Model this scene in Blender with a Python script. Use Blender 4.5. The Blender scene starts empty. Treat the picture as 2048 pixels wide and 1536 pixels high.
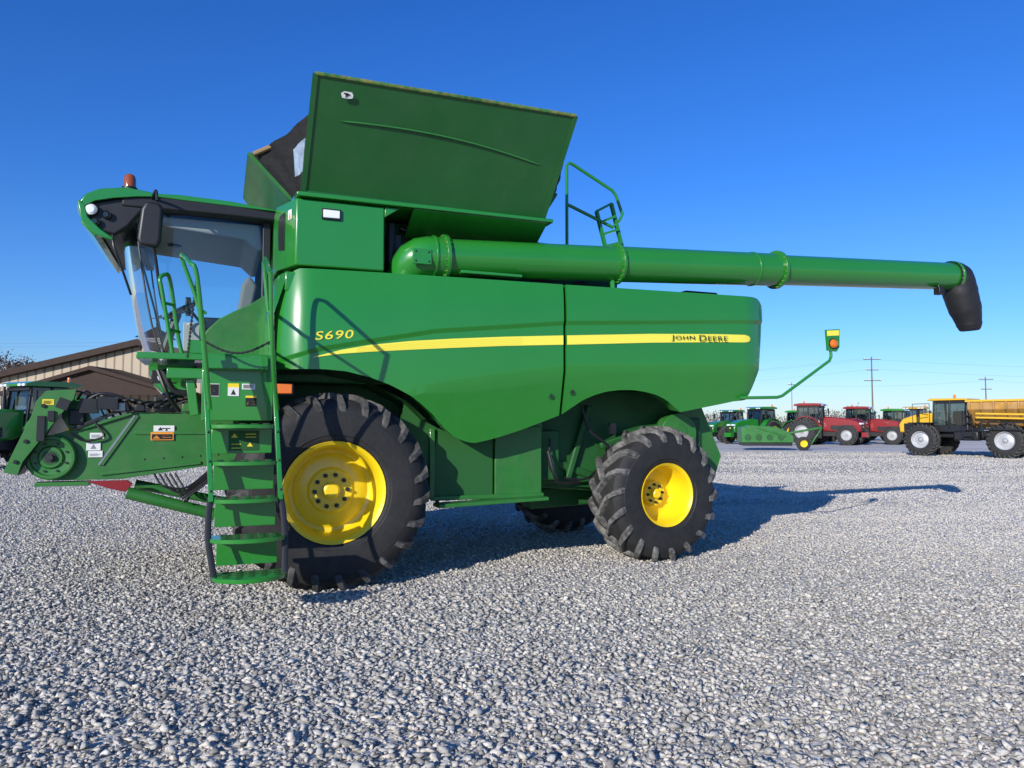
import bpy, bmesh, math, random
import numpy as np
from mathutils import Vector, Matrix, Quaternion
random.seed(5); rng=np.random.default_rng(7)
scene=bpy.context.scene
scene.view_settings.view_transform='Standard'; scene.view_settings.look='None'; scene.view_settings.exposure=0
COL=scene.collection
pi=math.pi
# ---------------------------------------------------------------- materials
MATS={}
def lin(nt,a,b): nt.links.new(a,b)
def mat(name,base,rough=.5,metal=0,coat=0,var=0,vscale=3,bump=0,bscale=40,dust=None,dustamt=0,spec=.5,coatr=.08):
    if name in MATS: return MATS[name]
    m=bpy.data.materials.new(name); m.use_nodes=True; nt=m.node_tree; b=nt.nodes['Principled BSDF']
    b.inputs['Base Color'].default_value=(*base,1); b.inputs['Roughness'].default_value=rough; b.inputs['Metallic'].default_value=metal
    b.inputs['Coat Weight'].default_value=coat; b.inputs['Coat Roughness'].default_value=coatr; b.inputs['Specular IOR Level'].default_value=spec
    tc=nt.nodes.new('ShaderNodeTexCoord')
    if var or dustamt:
        n=nt.nodes.new('ShaderNodeTexNoise'); n.inputs['Scale'].default_value=vscale; n.inputs['Detail'].default_value=6; n.inputs['Roughness'].default_value=.65
        lin(nt,tc.outputs['Object'],n.inputs['Vector'])
        r=nt.nodes.new('ShaderNodeValToRGB'); r.color_ramp.elements[0].position=.35; r.color_ramp.elements[1].position=.7
        r.color_ramp.elements[0].color=(*[c*(1-var) for c in base],1); r.color_ramp.elements[1].color=(*[min(1,c*(1+var)) for c in base],1)
        lin(nt,n.outputs['Fac'],r.inputs['Fac']); out=r.outputs['Color']
        if dustamt:
            n2=nt.nodes.new('ShaderNodeTexNoise'); n2.inputs['Scale'].default_value=vscale*2.3; n2.inputs['Detail'].default_value=8; n2.inputs['Roughness'].default_value=.7
            lin(nt,tc.outputs['Object'],n2.inputs['Vector'])
            r2=nt.nodes.new('ShaderNodeMapRange'); r2.inputs['From Min'].default_value=.42; r2.inputs['From Max'].default_value=.68; r2.inputs['To Max'].default_value=dustamt
            lin(nt,n2.outputs['Fac'],r2.inputs['Value'])
            mx=nt.nodes.new('ShaderNodeMixRGB'); lin(nt,r2.outputs['Result'],mx.inputs['Fac']); lin(nt,out,mx.inputs['Color1']); mx.inputs['Color2'].default_value=(*dust,1); out=mx.outputs['Color']
        lin(nt,out,b.inputs['Base Color'])
    if bump:
        n3=nt.nodes.new('ShaderNodeTexNoise'); n3.inputs['Scale'].default_value=bscale; n3.inputs['Detail'].default_value=4; lin(nt,tc.outputs['Object'],n3.inputs['Vector'])
        bp=nt.nodes.new('ShaderNodeBump'); bp.inputs['Strength'].default_value=bump; bp.inputs['Distance'].default_value=.02; lin(nt,n3.outputs['Fac'],bp.inputs['Height']); lin(nt,bp.outputs['Normal'],b.inputs['Normal'])
    MATS[name]=m; return m
G=mat('green_paint',(.018,.205,.020),.28,0,.8,.04,.8,.03,1.2,(.10,.20,.08),.03,coatr=.04)
GD=mat('green_paint_weathered',(.018,.150,.019),.48,0,.2,.15,2,.06,3,(.17,.19,.12),.16)
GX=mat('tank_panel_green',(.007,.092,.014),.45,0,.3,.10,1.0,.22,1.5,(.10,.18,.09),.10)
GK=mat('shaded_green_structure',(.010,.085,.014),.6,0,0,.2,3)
BK=mat('black_plastic',(.012,.012,.013),.45,0,0,.2,6)
BF=mat('black_fabric',(.012,.012,.013),.85,0,0,.3,8,.5,14)
RB=mat('black_rubber_spout',(.014,.014,.015),.55,0,0,.2,5,.5,6)
DK=mat('dark_interior',(.01,.012,.01),.8)
TY=mat('tyre_rubber',(.014,.0138,.0132),.7,0,0,.25,3,.15,60,(.10,.093,.08),.12)
TD=mat('tyre_lug_dusty',(.032,.031,.029),.85,0,0,.3,3,.3,50,(.20,.19,.17),.55)
TD2=mat('tyre_lug_heavy_dust',(.06,.058,.054),.9,0,0,.35,4,.4,40,(.30,.285,.26),.75)
YL=mat('yellow_paint',(.88,.62,.008),.33,0,.5,.05,2,0,0,(.35,.28,.15),.06)
YS=mat('yellow_stripe',(.88,.78,.08),.4)
YT=mat('yellow_lettering',(.85,.70,.05),.4)
ST=mat('steel_grey',(.35,.35,.35),.4,.8,0,.1,5)
SR=mat('silver_rim',(.5,.5,.5),.45,.3,0,.1,5)
BO=mat('bolt_steel',(.05,.05,.05),.5,.6)
RD=mat('red_paint',(.24,.010,.012),.35,0,.4,.1,2)
OR=mat('amber_lens',(.75,.16,.01),.15,0,.6)
OD=mat('dark_amber_lens',(.30,.07,.01),.12,0,.8)
WH=mat('white_decal',(.70,.70,.68),.5)
DY=mat('yellow_decal',(.8,.62,.03),.5)
DO=mat('orange_decal',(.8,.3,.03),.5)
DB=mat('black_decal',(.01,.01,.01),.5)
GY=mat('cab_headliner',(.45,.44,.41),.8)
SE=mat('seat_cloth',(.22,.22,.21),.85)
LT=mat('lamp_glass',(.8,.82,.85),.08,0,1)
LN=mat('dark_green_lettering',(.012,.06,.02),.5)
SPY=mat('golden_yellow_paint',(.72,.42,.02),.4,0,.3,.08,2)
SPT=mat('tan_hopper_paint',(.48,.25,.045),.45,0,.2,.25,1.5,0,0,(.35,.28,.2),.5)
def glassmat(name,tint,gl=.06,ior=1.45):
    m=bpy.data.materials.new(name); m.use_nodes=True; nt=m.node_tree; nt.nodes.clear()
    o=nt.nodes.new('ShaderNodeOutputMaterial'); t=nt.nodes.new('ShaderNodeBsdfTransparent'); t.inputs['Color'].default_value=(*tint,1)
    g=nt.nodes.new('ShaderNodeBsdfGlossy'); g.inputs['Roughness'].default_value=.01; g.inputs['Color'].default_value=(1,1,1,1)
    f=nt.nodes.new('ShaderNodeFresnel'); f.inputs['IOR'].default_value=ior
    ad=nt.nodes.new('ShaderNodeMath'); ad.operation='ADD'; ad.use_clamp=True; ad.inputs[1].default_value=gl; nt.links.new(f.outputs[0],ad.inputs[0])
    mx=nt.nodes.new('ShaderNodeMixShader'); nt.links.new(ad.outputs[0],mx.inputs[0]); nt.links.new(t.outputs[0],mx.inputs[1]); nt.links.new(g.outputs[0],mx.inputs[2]); nt.links.new(mx.outputs[0],o.inputs[0])
    return m
GL=glassmat('tinted_cab_glass',(.82,.90,.90),.035,1.25)
GLD=mat('dark_window_glass',(.02,.03,.035),.06,0,.5)
def perfmat():
    m=bpy.data.materials.new('perforated_screen'); m.use_nodes=True; nt=m.node_tree; b=nt.nodes['Principled BSDF']
    tc=nt.nodes.new('ShaderNodeTexCoord'); v=nt.nodes.new('ShaderNodeTexVoronoi'); v.inputs['Scale'].default_value=55; v.inputs['Randomness'].default_value=0
    nt.links.new(tc.outputs['Object'],v.inputs['Vector'])
    mr=nt.nodes.new('ShaderNodeMath'); mr.operation='LESS_THAN'; mr.inputs[1].default_value=.36; nt.links.new(v.outputs['Distance'],mr.inputs[0])
    mx=nt.nodes.new('ShaderNodeMixRGB'); mx.inputs['Color1'].default_value=(.014,.10,.016,1); mx.inputs['Color2'].default_value=(.006,.03,.007,1); nt.links.new(mr.outputs[0],mx.inputs['Fac']); nt.links.new(mx.outputs[0],b.inputs['Base Color'])
    b.inputs['Roughness'].default_value=.6
    return m
PF=perfmat()
# ---------------------------------------------------------------- mesh builder
class MB:
    def __init__(s): s.v=[];s.f=[];s.m=[]
    def add(s,vs,fs,mi=0):
        o=len(s.v); s.v+= [tuple(p) for p in vs]; s.f+=[tuple(i+o for i in f) for f in fs]; s.m+=[mi]*len(fs); return s
    def box(s,x0,x1,y0,y1,z0,z1,mi=0):
        return s.add([(x0,y0,z0),(x1,y0,z0),(x1,y1,z0),(x0,y1,z0),(x0,y0,z1),(x1,y0,z1),(x1,y1,z1),(x0,y1,z1)],
            [(0,3,2,1),(4,5,6,7),(0,1,5,4),(1,2,6,5),(2,3,7,6),(3,0,4,7)],mi)
    def prism(s,poly,a,b,axis='y',mi=0):
        n=len(poly)
        if axis=='y': P=lambda p,t:(p[0],t,p[1])
        elif axis=='z': P=lambda p,t:(p[0],p[1],t)
        else: P=lambda p,t:(t,p[0],p[1])
        vs=[P(p,a) for p in poly]+[P(p,b) for p in poly]
        fs=[tuple(range(n)),tuple(range(2*n-1,n-1,-1))]+[(i,(i+1)%n,(i+1)%n+n,i+n) for i in range(n)]
        return s.add(vs,fs,mi)
    def tube(s,path,r,n=10,mi=0,caps=True,sx=1):
        P=[Vector(p) for p in path]; k=len(P); R=r if isinstance(r,(list,tuple)) else [r]*k
        T=[(P[min(i+1,k-1)]-P[max(i-1,0)]).normalized() for i in range(k)]
        up=Vector((0,0,1)) if abs(T[0].z)<.9 else Vector((0,1,0))
        N=(up-T[0]*up.dot(T[0])).normalized(); vs=[]
        for i in range(k):
            if i: N=(N-T[i]*N.dot(T[i])); N.normalize()
            B=T[i].cross(N)
            for j in range(n):
                a=2*pi*j/n; vs.append(P[i]+N*(math.cos(a)*R[i])+B*(math.sin(a)*R[i]*sx))
        fs=[(i*n+j,i*n+(j+1)%n,(i+1)*n+(j+1)%n,(i+1)*n+j) for i in range(k-1) for j in range(n)]
        if caps: fs+=[tuple(range(n-1,-1,-1)),tuple((k-1)*n+j for j in range(n))]
        return s.add(vs,fs,mi)
    def lathe(s,prof,n=48,mi=0,c=(0,0,0),axis='y'):
        vs=[];k=len(prof)
        for (y,r) in prof:
            for j in range(n):
                a=2*pi*j/n; x,z=math.cos(a)*r,math.sin(a)*r
                vs.append((c[0]+x,c[1]+y,c[2]+z) if axis=='y' else ((c[0]+x,c[1]+z,c[2]+y) if axis=='z' else (c[0]+y,c[1]+x,c[2]+z)))
        fs=[(i*n+j,i*n+(j+1)%n,(i+1)*n+(j+1)%n,(i+1)*n+j) for i in range(k-1) for j in range(n)]
        return s.add(vs,fs,mi)
    def bar(s,p,q,w,h,mi=0):
        p=Vector(p);q=Vector(q);t=(q-p).normalized(); up=Vector((0,1,0)) if abs(t.y)<.8 else Vector((0,0,1))
        a=t.cross(up).normalized()*w/2; b=up*h/2; b=(b-t*b.dot(t))
        vs=[p-a-b,p+a-b,p+a+b,p-a+b,q-a-b,q+a-b,q+a+b,q-a+b]
        return s.add(vs,[(0,3,2,1),(4,5,6,7),(0,1,5,4),(1,2,6,5),(2,3,7,6),(3,0,4,7)],mi)
    def ball(s,c,r,n=16,mi=0,sc=(1,1,1)):
        vs=[];k=n//2
        for i in range(k+1):
            t=pi*i/k
            for j in range(n):
                a=2*pi*j/n; vs.append((c[0]+r*sc[0]*math.sin(t)*math.cos(a),c[1]+r*sc[1]*math.sin(t)*math.sin(a),c[2]+r*sc[2]*math.cos(t)))
        return s.add(vs,[(i*n+j,i*n+(j+1)%n,(i+1)*n+(j+1)%n,(i+1)*n+j) for i in range(k) for j in range(n)],mi)
    def mesh(s,name,mats,ang=32,smooth=True,recalc=True):
        me=bpy.data.meshes.new(name); me.from_pydata(s.v,[],s.f)
        for m in mats: me.materials.append(m)
        me.polygons.foreach_set('material_index',s.m)
        if recalc:
            bm=bmesh.new(); bm.from_mesh(me); bmesh.ops.remove_doubles(bm,verts=bm.verts,dist=1e-5); bmesh.ops.recalc_face_normals(bm,faces=bm.faces); bm.to_mesh(me); bm.free()
        me.update()
        if smooth:
            me.polygons.foreach_set('use_smooth',[True]*len(me.polygons)); me.set_sharp_from_angle(angle=math.radians(ang))
        return me
    def obj(s,name,parent,mats,bevel=0,label=None,ang=32,loc=(0,0,0),smooth=True,recalc=True,seg=2):
        me=s.mesh(name,mats,ang,smooth,recalc); return mk(name,me,parent,loc,bevel,label,seg)
def mk(name,me,parent,loc=(0,0,0),bevel=0,label=None,seg=2):
    o=bpy.data.objects.new(name,me); COL.objects.link(o); o.parent=parent; o.location=loc
    if bevel:
        b=o.modifiers.new('b','BEVEL'); b.width=bevel; b.segments=seg; b.limit_method='ANGLE'; b.angle_limit=math.radians(35); b.harden_normals=False
    if label: o['label']=label
    return o
def empty(name,parent=None,loc=(0,0,0),rz=0,label=None,cat=None,group=None,kind=None):
    o=bpy.data.objects.new(name,None); COL.objects.link(o); o.parent=parent; o.location=loc; o.rotation_euler=(0,0,rz); o.empty_display_size=.2
    if label:o['label']=label
    if cat:o['category']=cat
    if group:o['group']=group
    if kind:o['kind']=kind
    return o
def interp(x,pts):
    xs=[p[0] for p in pts]; ys=[p[1] for p in pts]; return float(np.interp(x,xs,ys))
# ---------------------------------------------------------------- wheels
def tyre_mesh(R,W,rim,N=21,name='tyre',lm=None,heavy=False):
    m=MB(); T=lambda t: rim+(R-rim)*t
    prof=[(.09,-.02),(.05,.05),(.03,.10),(.03,.13),(.012,.15),(0,.40),(.012,.58),(.018,.59),(.022,.64),(.06,.76),(.12,.85),(.22,.885),(.5,.90)]
    pr=[(y*W,T(t)) for y,t in prof]; pr+=[((1-y)*W,T(t)) for y,t in prof[::-1][1:]]
    m.lathe(pr,72,0)
    if heavy: lug=[(.02,.58,-1,.2,.006,-.02),(.035,.68,-.9,.5,.04,.0),(.11,.83,-.5,.9,.07,.045),(.22,.88,-.1,1,.073,.11),(.36,.895,0,1,.068,.21),(.54,.90,0,1,.060,.34)]
    else: lug=[(.022,.62,-1,.3,.005,-.012),(.05,.73,-.85,.6,.034,.008),(.12,.85,-.45,.9,.056,.04),(.22,.885,-.1,1,.058,.10),(.36,.895,0,1,.055,.20),(.53,.90,0,1,.05,.32)]
    wl=.040 if heavy else .034
    for side in (0,1):
        for i in range(N):
            a0=2*pi*(i+.5*side)/N; ring=[]
            for (y,t,ny,nr,h,da) in lug:
                l=math.hypot(ny,nr); ny/=l;nr/=l; yy=y*W; r=T(t); wa=wl/R*(1.15 if y<.1 else 1)
                for (dn,wf) in ((-.012,1.35),(h*R*1.0,.72)):
                    for sg in (-1,1):
                        a=a0+da*1.05+sg*wa*wf; rr=r+nr*dn; y2=yy+ny*dn
                        if side: y2=W-y2
                        ring.append((math.cos(a)*rr,y2,math.sin(a)*rr))
            k=len(lug); fs=[];ms=[]
            for j in range(k-1):
                b=j*4;c=b+4
                fs+=[(b+2,b+3,c+3,c+2),(b,b+2,c+2,c),(b+1,c+1,c+3,b+3)]
            fs+=[(0,1,3,2),((k-1)*4,(k-1)*4+2,(k-1)*4+3,(k-1)*4+1)]
            m.add(ring,fs,1)
    return m.mesh(name,[TY,lm or TD],30)
def rim_mesh(R,W,prof,bolts,br,hy,mt,name='rim',hub=.07,bs=1.0):
    m=MB(); m.lathe(prof,56,0)
    m.lathe([(prof[3][0],prof[3][1]),(W*.9,prof[3][1]),(W-.03,R)],56,0)
    m.lathe([(W*.66,.0001),(W*.66,prof[3][1]-.004)],40,2)
    m.lathe([(hy-.06,0.0001),(hy-.06,hub*.75),(hy-.045,hub),(hy,hub)],24,0)
    for i in range(bolts):
        a=2*pi*i/bolts+.2; x,z=math.cos(a)*br,math.sin(a)*br
        m.lathe([(hy-.045*bs,.0001),(hy-.045*bs,.014*bs),(hy-.02*bs,.016*bs)],8,1,(x,0,z)); m.lathe([(hy-.02*bs,.0001),(hy-.02*bs,.022*bs),(hy+.002,.023*bs)],12,1,(x,0,z))
    return m.mesh(name,[mt,BO,DK],28)
FT=tyre_mesh(1.005,.66,.5,23); RT=tyre_mesh(.83,.60,.375,18,lm=TD2,heavy=True)
frp=[(.06,.50),(.03,.515),(.022,.512),(.05,.478),(.085,.458),(.10,.452),(.30,.445),(.345,.42),(.36,.385),(.34,.35),(.33,.24),(.305,.215),(.305,.0001)]
FR=rim_mesh(.5,.66,frp,10,.165,.30,YL,hub=.085)
rrp=[(.05,.372),(.02,.388),(.014,.386),(.04,.358),(.075,.345),(.30,.335),(.36,.30),(.37,.22),(.36,.165),(.29,.155),(.28,.15),(.28,.0001)]
RR=rim_mesh(.375,.60,rrp,8,.11,.275,YL,hub=.06,bs=.75)
srp=[(.06,.50),(.03,.515),(.022,.512),(.05,.478),(.085,.458),(.15,.45),(.2,.40),(.15,.3),(.13,.2),(.12,.0001)]
SRM=rim_mesh(.5,.66,srp,10,.13,.12,SR,hub=.07)
def wheel(parent,loc,rz,tm,rm,scale=1,spin=0):
    e=empty('wheel',parent,loc,rz); e.scale=(scale,)*3; e.rotation_euler=(0,spin,rz)
    mk('tyre',tm,e); mk('rim',rm,e); return e
# ================================================================ COMBINE
TH=math.radians(21.5)
CB=empty('combine_harvester',None,(-1.765,7.5,0),TH,'large green combine harvester with yellow wheels parked on gravel','combine harvester')
wheel(CB,(.01,0,.985),0,FT,FR,spin=.15)
wheel(CB,(.0,3.7,.985),pi,FT,FR)
wheel(CB,(4.02,.2,.81),math.radians(5),RT,RR,spin=.1)
wheel(CB,(3.95,3.5,.81),pi+math.radians(5),RT,RR)
ZC=[(-.7,2.22),(-.16,2.39),(1.02,2.62),(2.53,2.78),(5.4,2.945)]
ZL=[(-.7,1.4),(.3,1.80),(.92,2.0),(1.53,2.12),(2.53,2.27),(5.4,2.36)]
def Vp(u,z):
    zc=interp(u,ZC); zl=interp(u,ZL); v=0
    if z>zc:
        t=min(1,(z-zc)/.05); v+=-.022*t*t*(3-2*t)+max(0,z-zc-.05)**2*.16
    if z<zl: v+=(zl-z)*.24
    if u<-.25: v+=((-.25-u)/.35)**2*.22
    if u>5.0: v+=((u-5.0)/.38)**2*.11
    v+=-.03*math.sin(pi*min(1,max(0,(u+.6)/5.9)))
    return v
def panel(name,u0,u1,topf,botf,endf=None,label=None):
    m=MB(); nu=int((u1-u0)/.05)+1; vs=[];nr=0
    for i in range(nu+1):
        t=i/nu; uu=u0+(u1-u0)*t; top=interp(uu,topf); bot=interp(uu,botf); zc=interp(uu,ZC); zl=interp(uu,ZL)
        lv=[bot+.0]; e=1e-3
        A=max(zl,bot+e); B=max(zc,A+e); C=min(B+.05,top-.02); 
        for a,b,n in ((bot,A,5),(A,B,6),(B,C,3),(C,top,7)):
            for k in range(1,n+1): lv.append(a+(b-a)*k/n)
        pts=[]
        for z in lv:
            u=uu
            if endf:
                ue=interp(z,endf); w=max(0,(uu-(u1-.6))/.6); u=uu+(ue-u1)*w*w
            pts.append((u,Vp(u,z),z))
        b=pts[0]; pts=[(b[0],b[1]+.22,b[2]+.03)]+pts; t_=pts[-1]; pts.append((t_[0],t_[1]+.18,t_[2]+.015)); nr=len(pts)
        vs+=pts
    fs=[(i*nr+j,(i+1)*nr+j,(i+1)*nr+j+1,i*nr+j+1) for i in range(nu) for j in range(nr-1)]
    for i in (0,nu):
        o=len(vs); col=vs[i*nr:(i+1)*nr]; vs+=[(p[0]+(0.0),p[1]+.16,p[2]) for p in col]
        fs+=[(i*nr+j,i*nr+j+1,o+j+1,o+j) for j in range(1,nr-2)]
    m.add(vs,fs); return m.obj(name,CB,[G],0,label,ang=14)
botF=[(-.6,2.21),(-.11,2.215),(.1,2.20),(.34,2.145),(.55,2.07),(.76,1.965),(.9,1.865),(1.03,1.755),(1.12,1.66),(1.2,1.59),(1.28,1.53),(1.36,1.495),(1.45,1.47),(1.53,1.465),(1.75,1.515),(1.99,1.585),(2.25,1.675),(2.51,1.77)]
topF=[(-.6,2.72),(-.55,2.9),(-.48,3.09),(-.43,3.19),(-.38,3.235),(2.51,3.245)]
panel('side_panel',-.6,2.505,topF,botF,None,'front side panel with sloping yellow stripe')
botR=[(2.545,1.785),(2.66,1.86),(2.78,1.94),(2.92,2.0),(3.08,2.045),(3.24,2.065),(3.42,2.07),(3.58,2.055),(3.76,2.02),(3.92,1.955),(4.05,1.87),(4.13,1.815),(4.5,1.88),(4.92,1.955),(5.38,1.98)]
topR=[(2.545,3.245),(5.2,3.275),(5.3,3.26),(5.38,3.19)]
panel('side_panel',2.545,5.38,topR,botR,[(1.9,5.06),(1.97,5.10),(2.1,5.18),(2.35,5.29),(2.92,5.38),(3.3,5.37)],'rear side panel with maker lettering')
m=MB()
def strip(pts,off=-.007):
    vs=[];L=list(pts); us=[]
    for i in range(len(L)-1):
        n=max(1,int((L[i+1][0]-L[i][0])/.08))
        for k in range(n):
            t=k/n; us.append(tuple(L[i][q]+(L[i+1][q]-L[i][q])*t for q in range(3)))
    us.append(L[-1])
    for u,zt,zb in us: vs+=[(u,Vp(u,zt)+off,zt),(u,Vp(u,(zt+zb)/2)+off,(zt+zb)/2),(u,Vp(u,zb)+off,zb)]
    fs=[]
    for i in range(len(us)-1): fs+=[(i*3,i*3+3,i*3+4,i*3+1),(i*3+1,i*3+4,i*3+5,i*3+2)]
    m.add(vs,fs)
strip([(-.22,2.335,2.33),(.05,2.415,2.375),(.34,2.475,2.405),(.75,2.53,2.44),(1.19,2.572,2.475),(1.8,2.62,2.52),(2.503,2.665,2.56)])
m.obj('side_stripe',CB,[YS],label='tapering yellow stripe on the front panel',recalc=False)
m=MB()
strip([(2.548,2.667,2.562),(3.65,2.735,2.63),(4.6,2.775,2.675),(5.02,2.785,2.69),(5.08,2.775,2.70),(5.11,2.755,2.72)])
m.obj('side_stripe',CB,[YS],recalc=False)
for k in range(4):
    m=MB(); f=.18+.2*k
    strip([(.2,2.39+.06*f+.001,2.39+.06*f-.001),(.75,2.44+.09*f+.002,2.44+.09*f-.002),(1.19,2.475+.097*f+.002,2.475+.097*f-.002),(2.0,2.53+.1*f+.0012,2.53+.1*f-.0012)],-.0095)
    m.obj('stripe_pinline',CB,[DY],recalc=False)
def text(body,u0,u1,z,h,mt,shear=0,small=False,v=-.05,name='lettering',parent=CB,bold=.0,dz=0):
    cu=bpy.data.curves.new('tmp','FONT'); cu.body=body; cu.size=1; cu.extrude=.003; cu.offset=bold; cu.shear=shear; cu.small_caps_scale=.82; cu.space_character=1.12
    o=bpy.data.objects.new('tmp',cu); COL.objects.link(o)
    if small:
        for i,ch in enumerate(body):
            if ch.islower(): cu.body_format[i].use_small_caps=True
    bpy.context.view_layer.update()
    me=bpy.data.meshes.new_from_object(o.evaluated_get(bpy.context.evaluated_depsgraph_get()))
    bpy.data.objects.remove(o); co=np.array([q.co[:] for q in me.vertices]); x0,x1=co[:,0].min(),co[:,0].max(); y0,y1=co[:,1].min(),co[:,1].max()
    for q in me.vertices:
        a=(q.co.x-x0)/(x1-x0); b=(q.co.y-y0)/(y1-y0)
        u=u0+a*(u1-u0); q.co=(u,v-q.co.z,z+b*h+a*dz)
    me.materials.clear(); me.materials.append(mt)
    return mk(name,me,parent)
text('S690',-.21,.165,2.50,.085,YT,.12,v=-.035,dz=.035,bold=.006)
text('John',3.925,4.25,2.662,.070,LN,0,True,v=-.045,dz=.014,bold=-.008)
text('Deere',4.32,4.73,2.68,.070,LN,0,True,v=-.045,dz=.017,bold=-.008)
for (u,z) in ((2.38,1.98),(2.64,2.03)):
    m=MB(); m.lathe([(-.012,.0001),(-.012,.03),(0,.033)],20,0,(u,Vp(u,z)-.002,z)); m.lathe([(-.014,.0001),(-.014,.018)],16,1,(u,Vp(u,z)-.002,z)); m.obj('panel_latch',CB,[GK,BK])
m=MB()
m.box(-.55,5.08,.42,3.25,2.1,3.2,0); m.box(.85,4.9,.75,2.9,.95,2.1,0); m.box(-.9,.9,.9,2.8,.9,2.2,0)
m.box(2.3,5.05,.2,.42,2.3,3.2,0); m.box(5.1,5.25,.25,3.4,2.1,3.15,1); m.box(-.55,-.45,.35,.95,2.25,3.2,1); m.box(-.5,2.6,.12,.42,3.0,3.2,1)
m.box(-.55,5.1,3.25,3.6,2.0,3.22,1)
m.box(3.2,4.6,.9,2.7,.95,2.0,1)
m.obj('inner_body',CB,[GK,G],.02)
m=MB(); 
arc=[(-.75,2.17),(-.1,2.19),(.4,2.1),(.78,1.92),(1.0,1.72)]
vs=[];
for u,z in arc: vs+=[(u,.25,z),(u,.95,z)]
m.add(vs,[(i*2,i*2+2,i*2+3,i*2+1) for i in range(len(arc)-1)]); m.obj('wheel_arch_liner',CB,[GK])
m=MB(); m.prism([(.72,1.3),(.82,1.9),(1.2,1.62),(1.16,1.2)],.5,.53,'y',0); m.obj('perforated_guard',CB,[PF])
m=MB(); m.tube([(0,.55,.98),(0,3.15,.98)],.16,16,0); m.box(-.25,.25,.68,.95,.7,1.3,0); m.box(-.25,.25,2.75,3.0,.7,1.3,0); m.obj('front_axle',CB,[GK],.03)
m=MB(); m.bar((3.98,.85,.85),(3.98,2.9,.85),.2,.2,0); m.box(3.85,4.15,.72,.9,.6,1.15,0); m.box(3.7,4.2,1.3,2.4,.8,1.2,0); m.tube([(3.7,.8,.75),(3.7,2.8,.75)],.03,8,1); m.obj('rear_axle',CB,[GD,ST],.02)
m=MB(); pl=[(-.6,.12),(-.66,.3),(-.70,.6),(-.72,.95)]
vs=[];
for i,(u,v) in enumerate(pl): vs+=[(u,v,2.3),(u,v,2.75),(u+.14,v,3.2)]
fs=[]
for i in range(len(pl)-1): fs+=[(i*3,i*3+3,i*3+4,i*3+1),(i*3+1,i*3+4,i*3+5,i*3+2)]
m.add(vs,fs); m.obj('front_body_shield',CB,[G])
# --- grain tank
GT=empty('grain_tank',CB,(0,0,0))
m=MB(); m.prism([(-.40,.10),(.50,.10),(.50,3.55),(-.56,3.55),(-.56,.5)],3.265,3.95,'z',0)
m.obj('tank_side_box',GT,[G],.018)
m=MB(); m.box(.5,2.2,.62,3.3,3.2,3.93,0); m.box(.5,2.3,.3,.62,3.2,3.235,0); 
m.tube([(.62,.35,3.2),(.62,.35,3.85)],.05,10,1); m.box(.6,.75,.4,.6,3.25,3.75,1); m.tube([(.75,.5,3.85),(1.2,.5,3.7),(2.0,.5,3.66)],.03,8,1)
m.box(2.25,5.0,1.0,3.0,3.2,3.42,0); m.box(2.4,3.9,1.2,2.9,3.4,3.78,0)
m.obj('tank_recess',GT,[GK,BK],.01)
m=MB(); m.prism([(.04,3.96),(.04,4.0),(.2,4.03),(3.5,4.03),(3.5,3.96)],-.40,2.42,'x',0); 
m.prism([(.06,3.955),(.10,3.955),(.5,3.74),(.46,3.74)],.8,2.36,'x',0)
m.prism([(.5,3.84),(.5,3.95),(.66,3.95)],.1,.16,'y',0)
m.obj('tank_rim',GT,[G],.008)
def quadpanel(P,th,wr=.0,n=16):
    A,B,C,D=[Vector(p) for p in P]; m=MB(); nn=((B-A).cross(D-A)).normalized(); vs=[]
    for i in range(n+1):
        for j in range(n+1):
            s,t=i/n,j/n; p=(A*(1-s)+B*s)*(1-t)+(D*(1-s)+C*s)*t
            p=p+nn*(wr*math.sin(pi*s)*math.sin(pi*t)); vs.append(p)
    k=(n+1)**2; vs2=[p-nn*th for p in vs]; fs=[];
    for i in range(n):
        for j in range(n):
            a=i*(n+1)+j; q=(a,a+n+1,a+n+2,a+1); fs+=[q,tuple(x+k for x in q[::-1])]
    per=[i*(n+1) for i in range(n+1)]+[n*(n+1)+j for j in range(1,n+1)]+[i*(n+1)+n for i in range(n-1,-1,-1)]+[j for j in range(n-1,0,-1)]
    for a,b in zip(per,per[1:]+per[:1]): fs.append((a,b,b+k,a+k))
    m.add(vs+vs2,fs)
    return m
SP=[(-.33,.15,4.02),(2.33,.15,4.0),(2.48,-.42,5.03),(-.29,-.42,5.02)]
m=quadpanel(SP,.02,wr=-.02)
m.tube([SP[3],SP[2]],.022,8,1); m.bar(SP[0],SP[3],.05,.03,0); m.bar(SP[1],SP[2],.05,.03,0); m.bar(SP[0],SP[1],.05,.04,0)
A=Vector(SP[0]);B=Vector(SP[1]);C=Vector(SP[2]);D=Vector(SP[3])
GE=mat('worn_edge_green',(.03,.16,.03),.5,0,0,.3,6,0,0,(.5,.25,.08),.5)
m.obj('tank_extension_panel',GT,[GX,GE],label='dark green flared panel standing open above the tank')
GH=mat('dent_sheen_green',(.03,.17,.035),.35,0,.4)  # lighter green, the bright reflection along the dent put into the colour
m=MB(); pts=[]
for i in range(25):
    s=.10+.82*i/24; q=i/24; t=.655+.03*math.sin(pi*q)-.135*q*q; p=(A*(1-s)+B*s)*(1-t)+(D*(1-s)+C*s)*t
    pts.append(p+Vector((0,.002,-.005)))
m.tube(pts,[.001]+[.010]*23+[.001],8,0); m.obj('panel_dent_sheen',GT,[GH])  # thin curved rod stands in for the streak of sheen on the panel
def onpanel(s,t,off=.012):
    p=(A*(1-s)+B*s)*(1-t)+(D*(1-s)+C*s)*t; return p+Vector((0,-.87,-.49))*off
m=MB()
c0=[(.098,.845),(.092,.88),(.103,.90),(.13,.898),(.136,.875),(.134,.85),(.118,.842)]
m.add([onpanel(s,t,.03) for s,t in c0],[tuple(range(7))],0)
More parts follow.
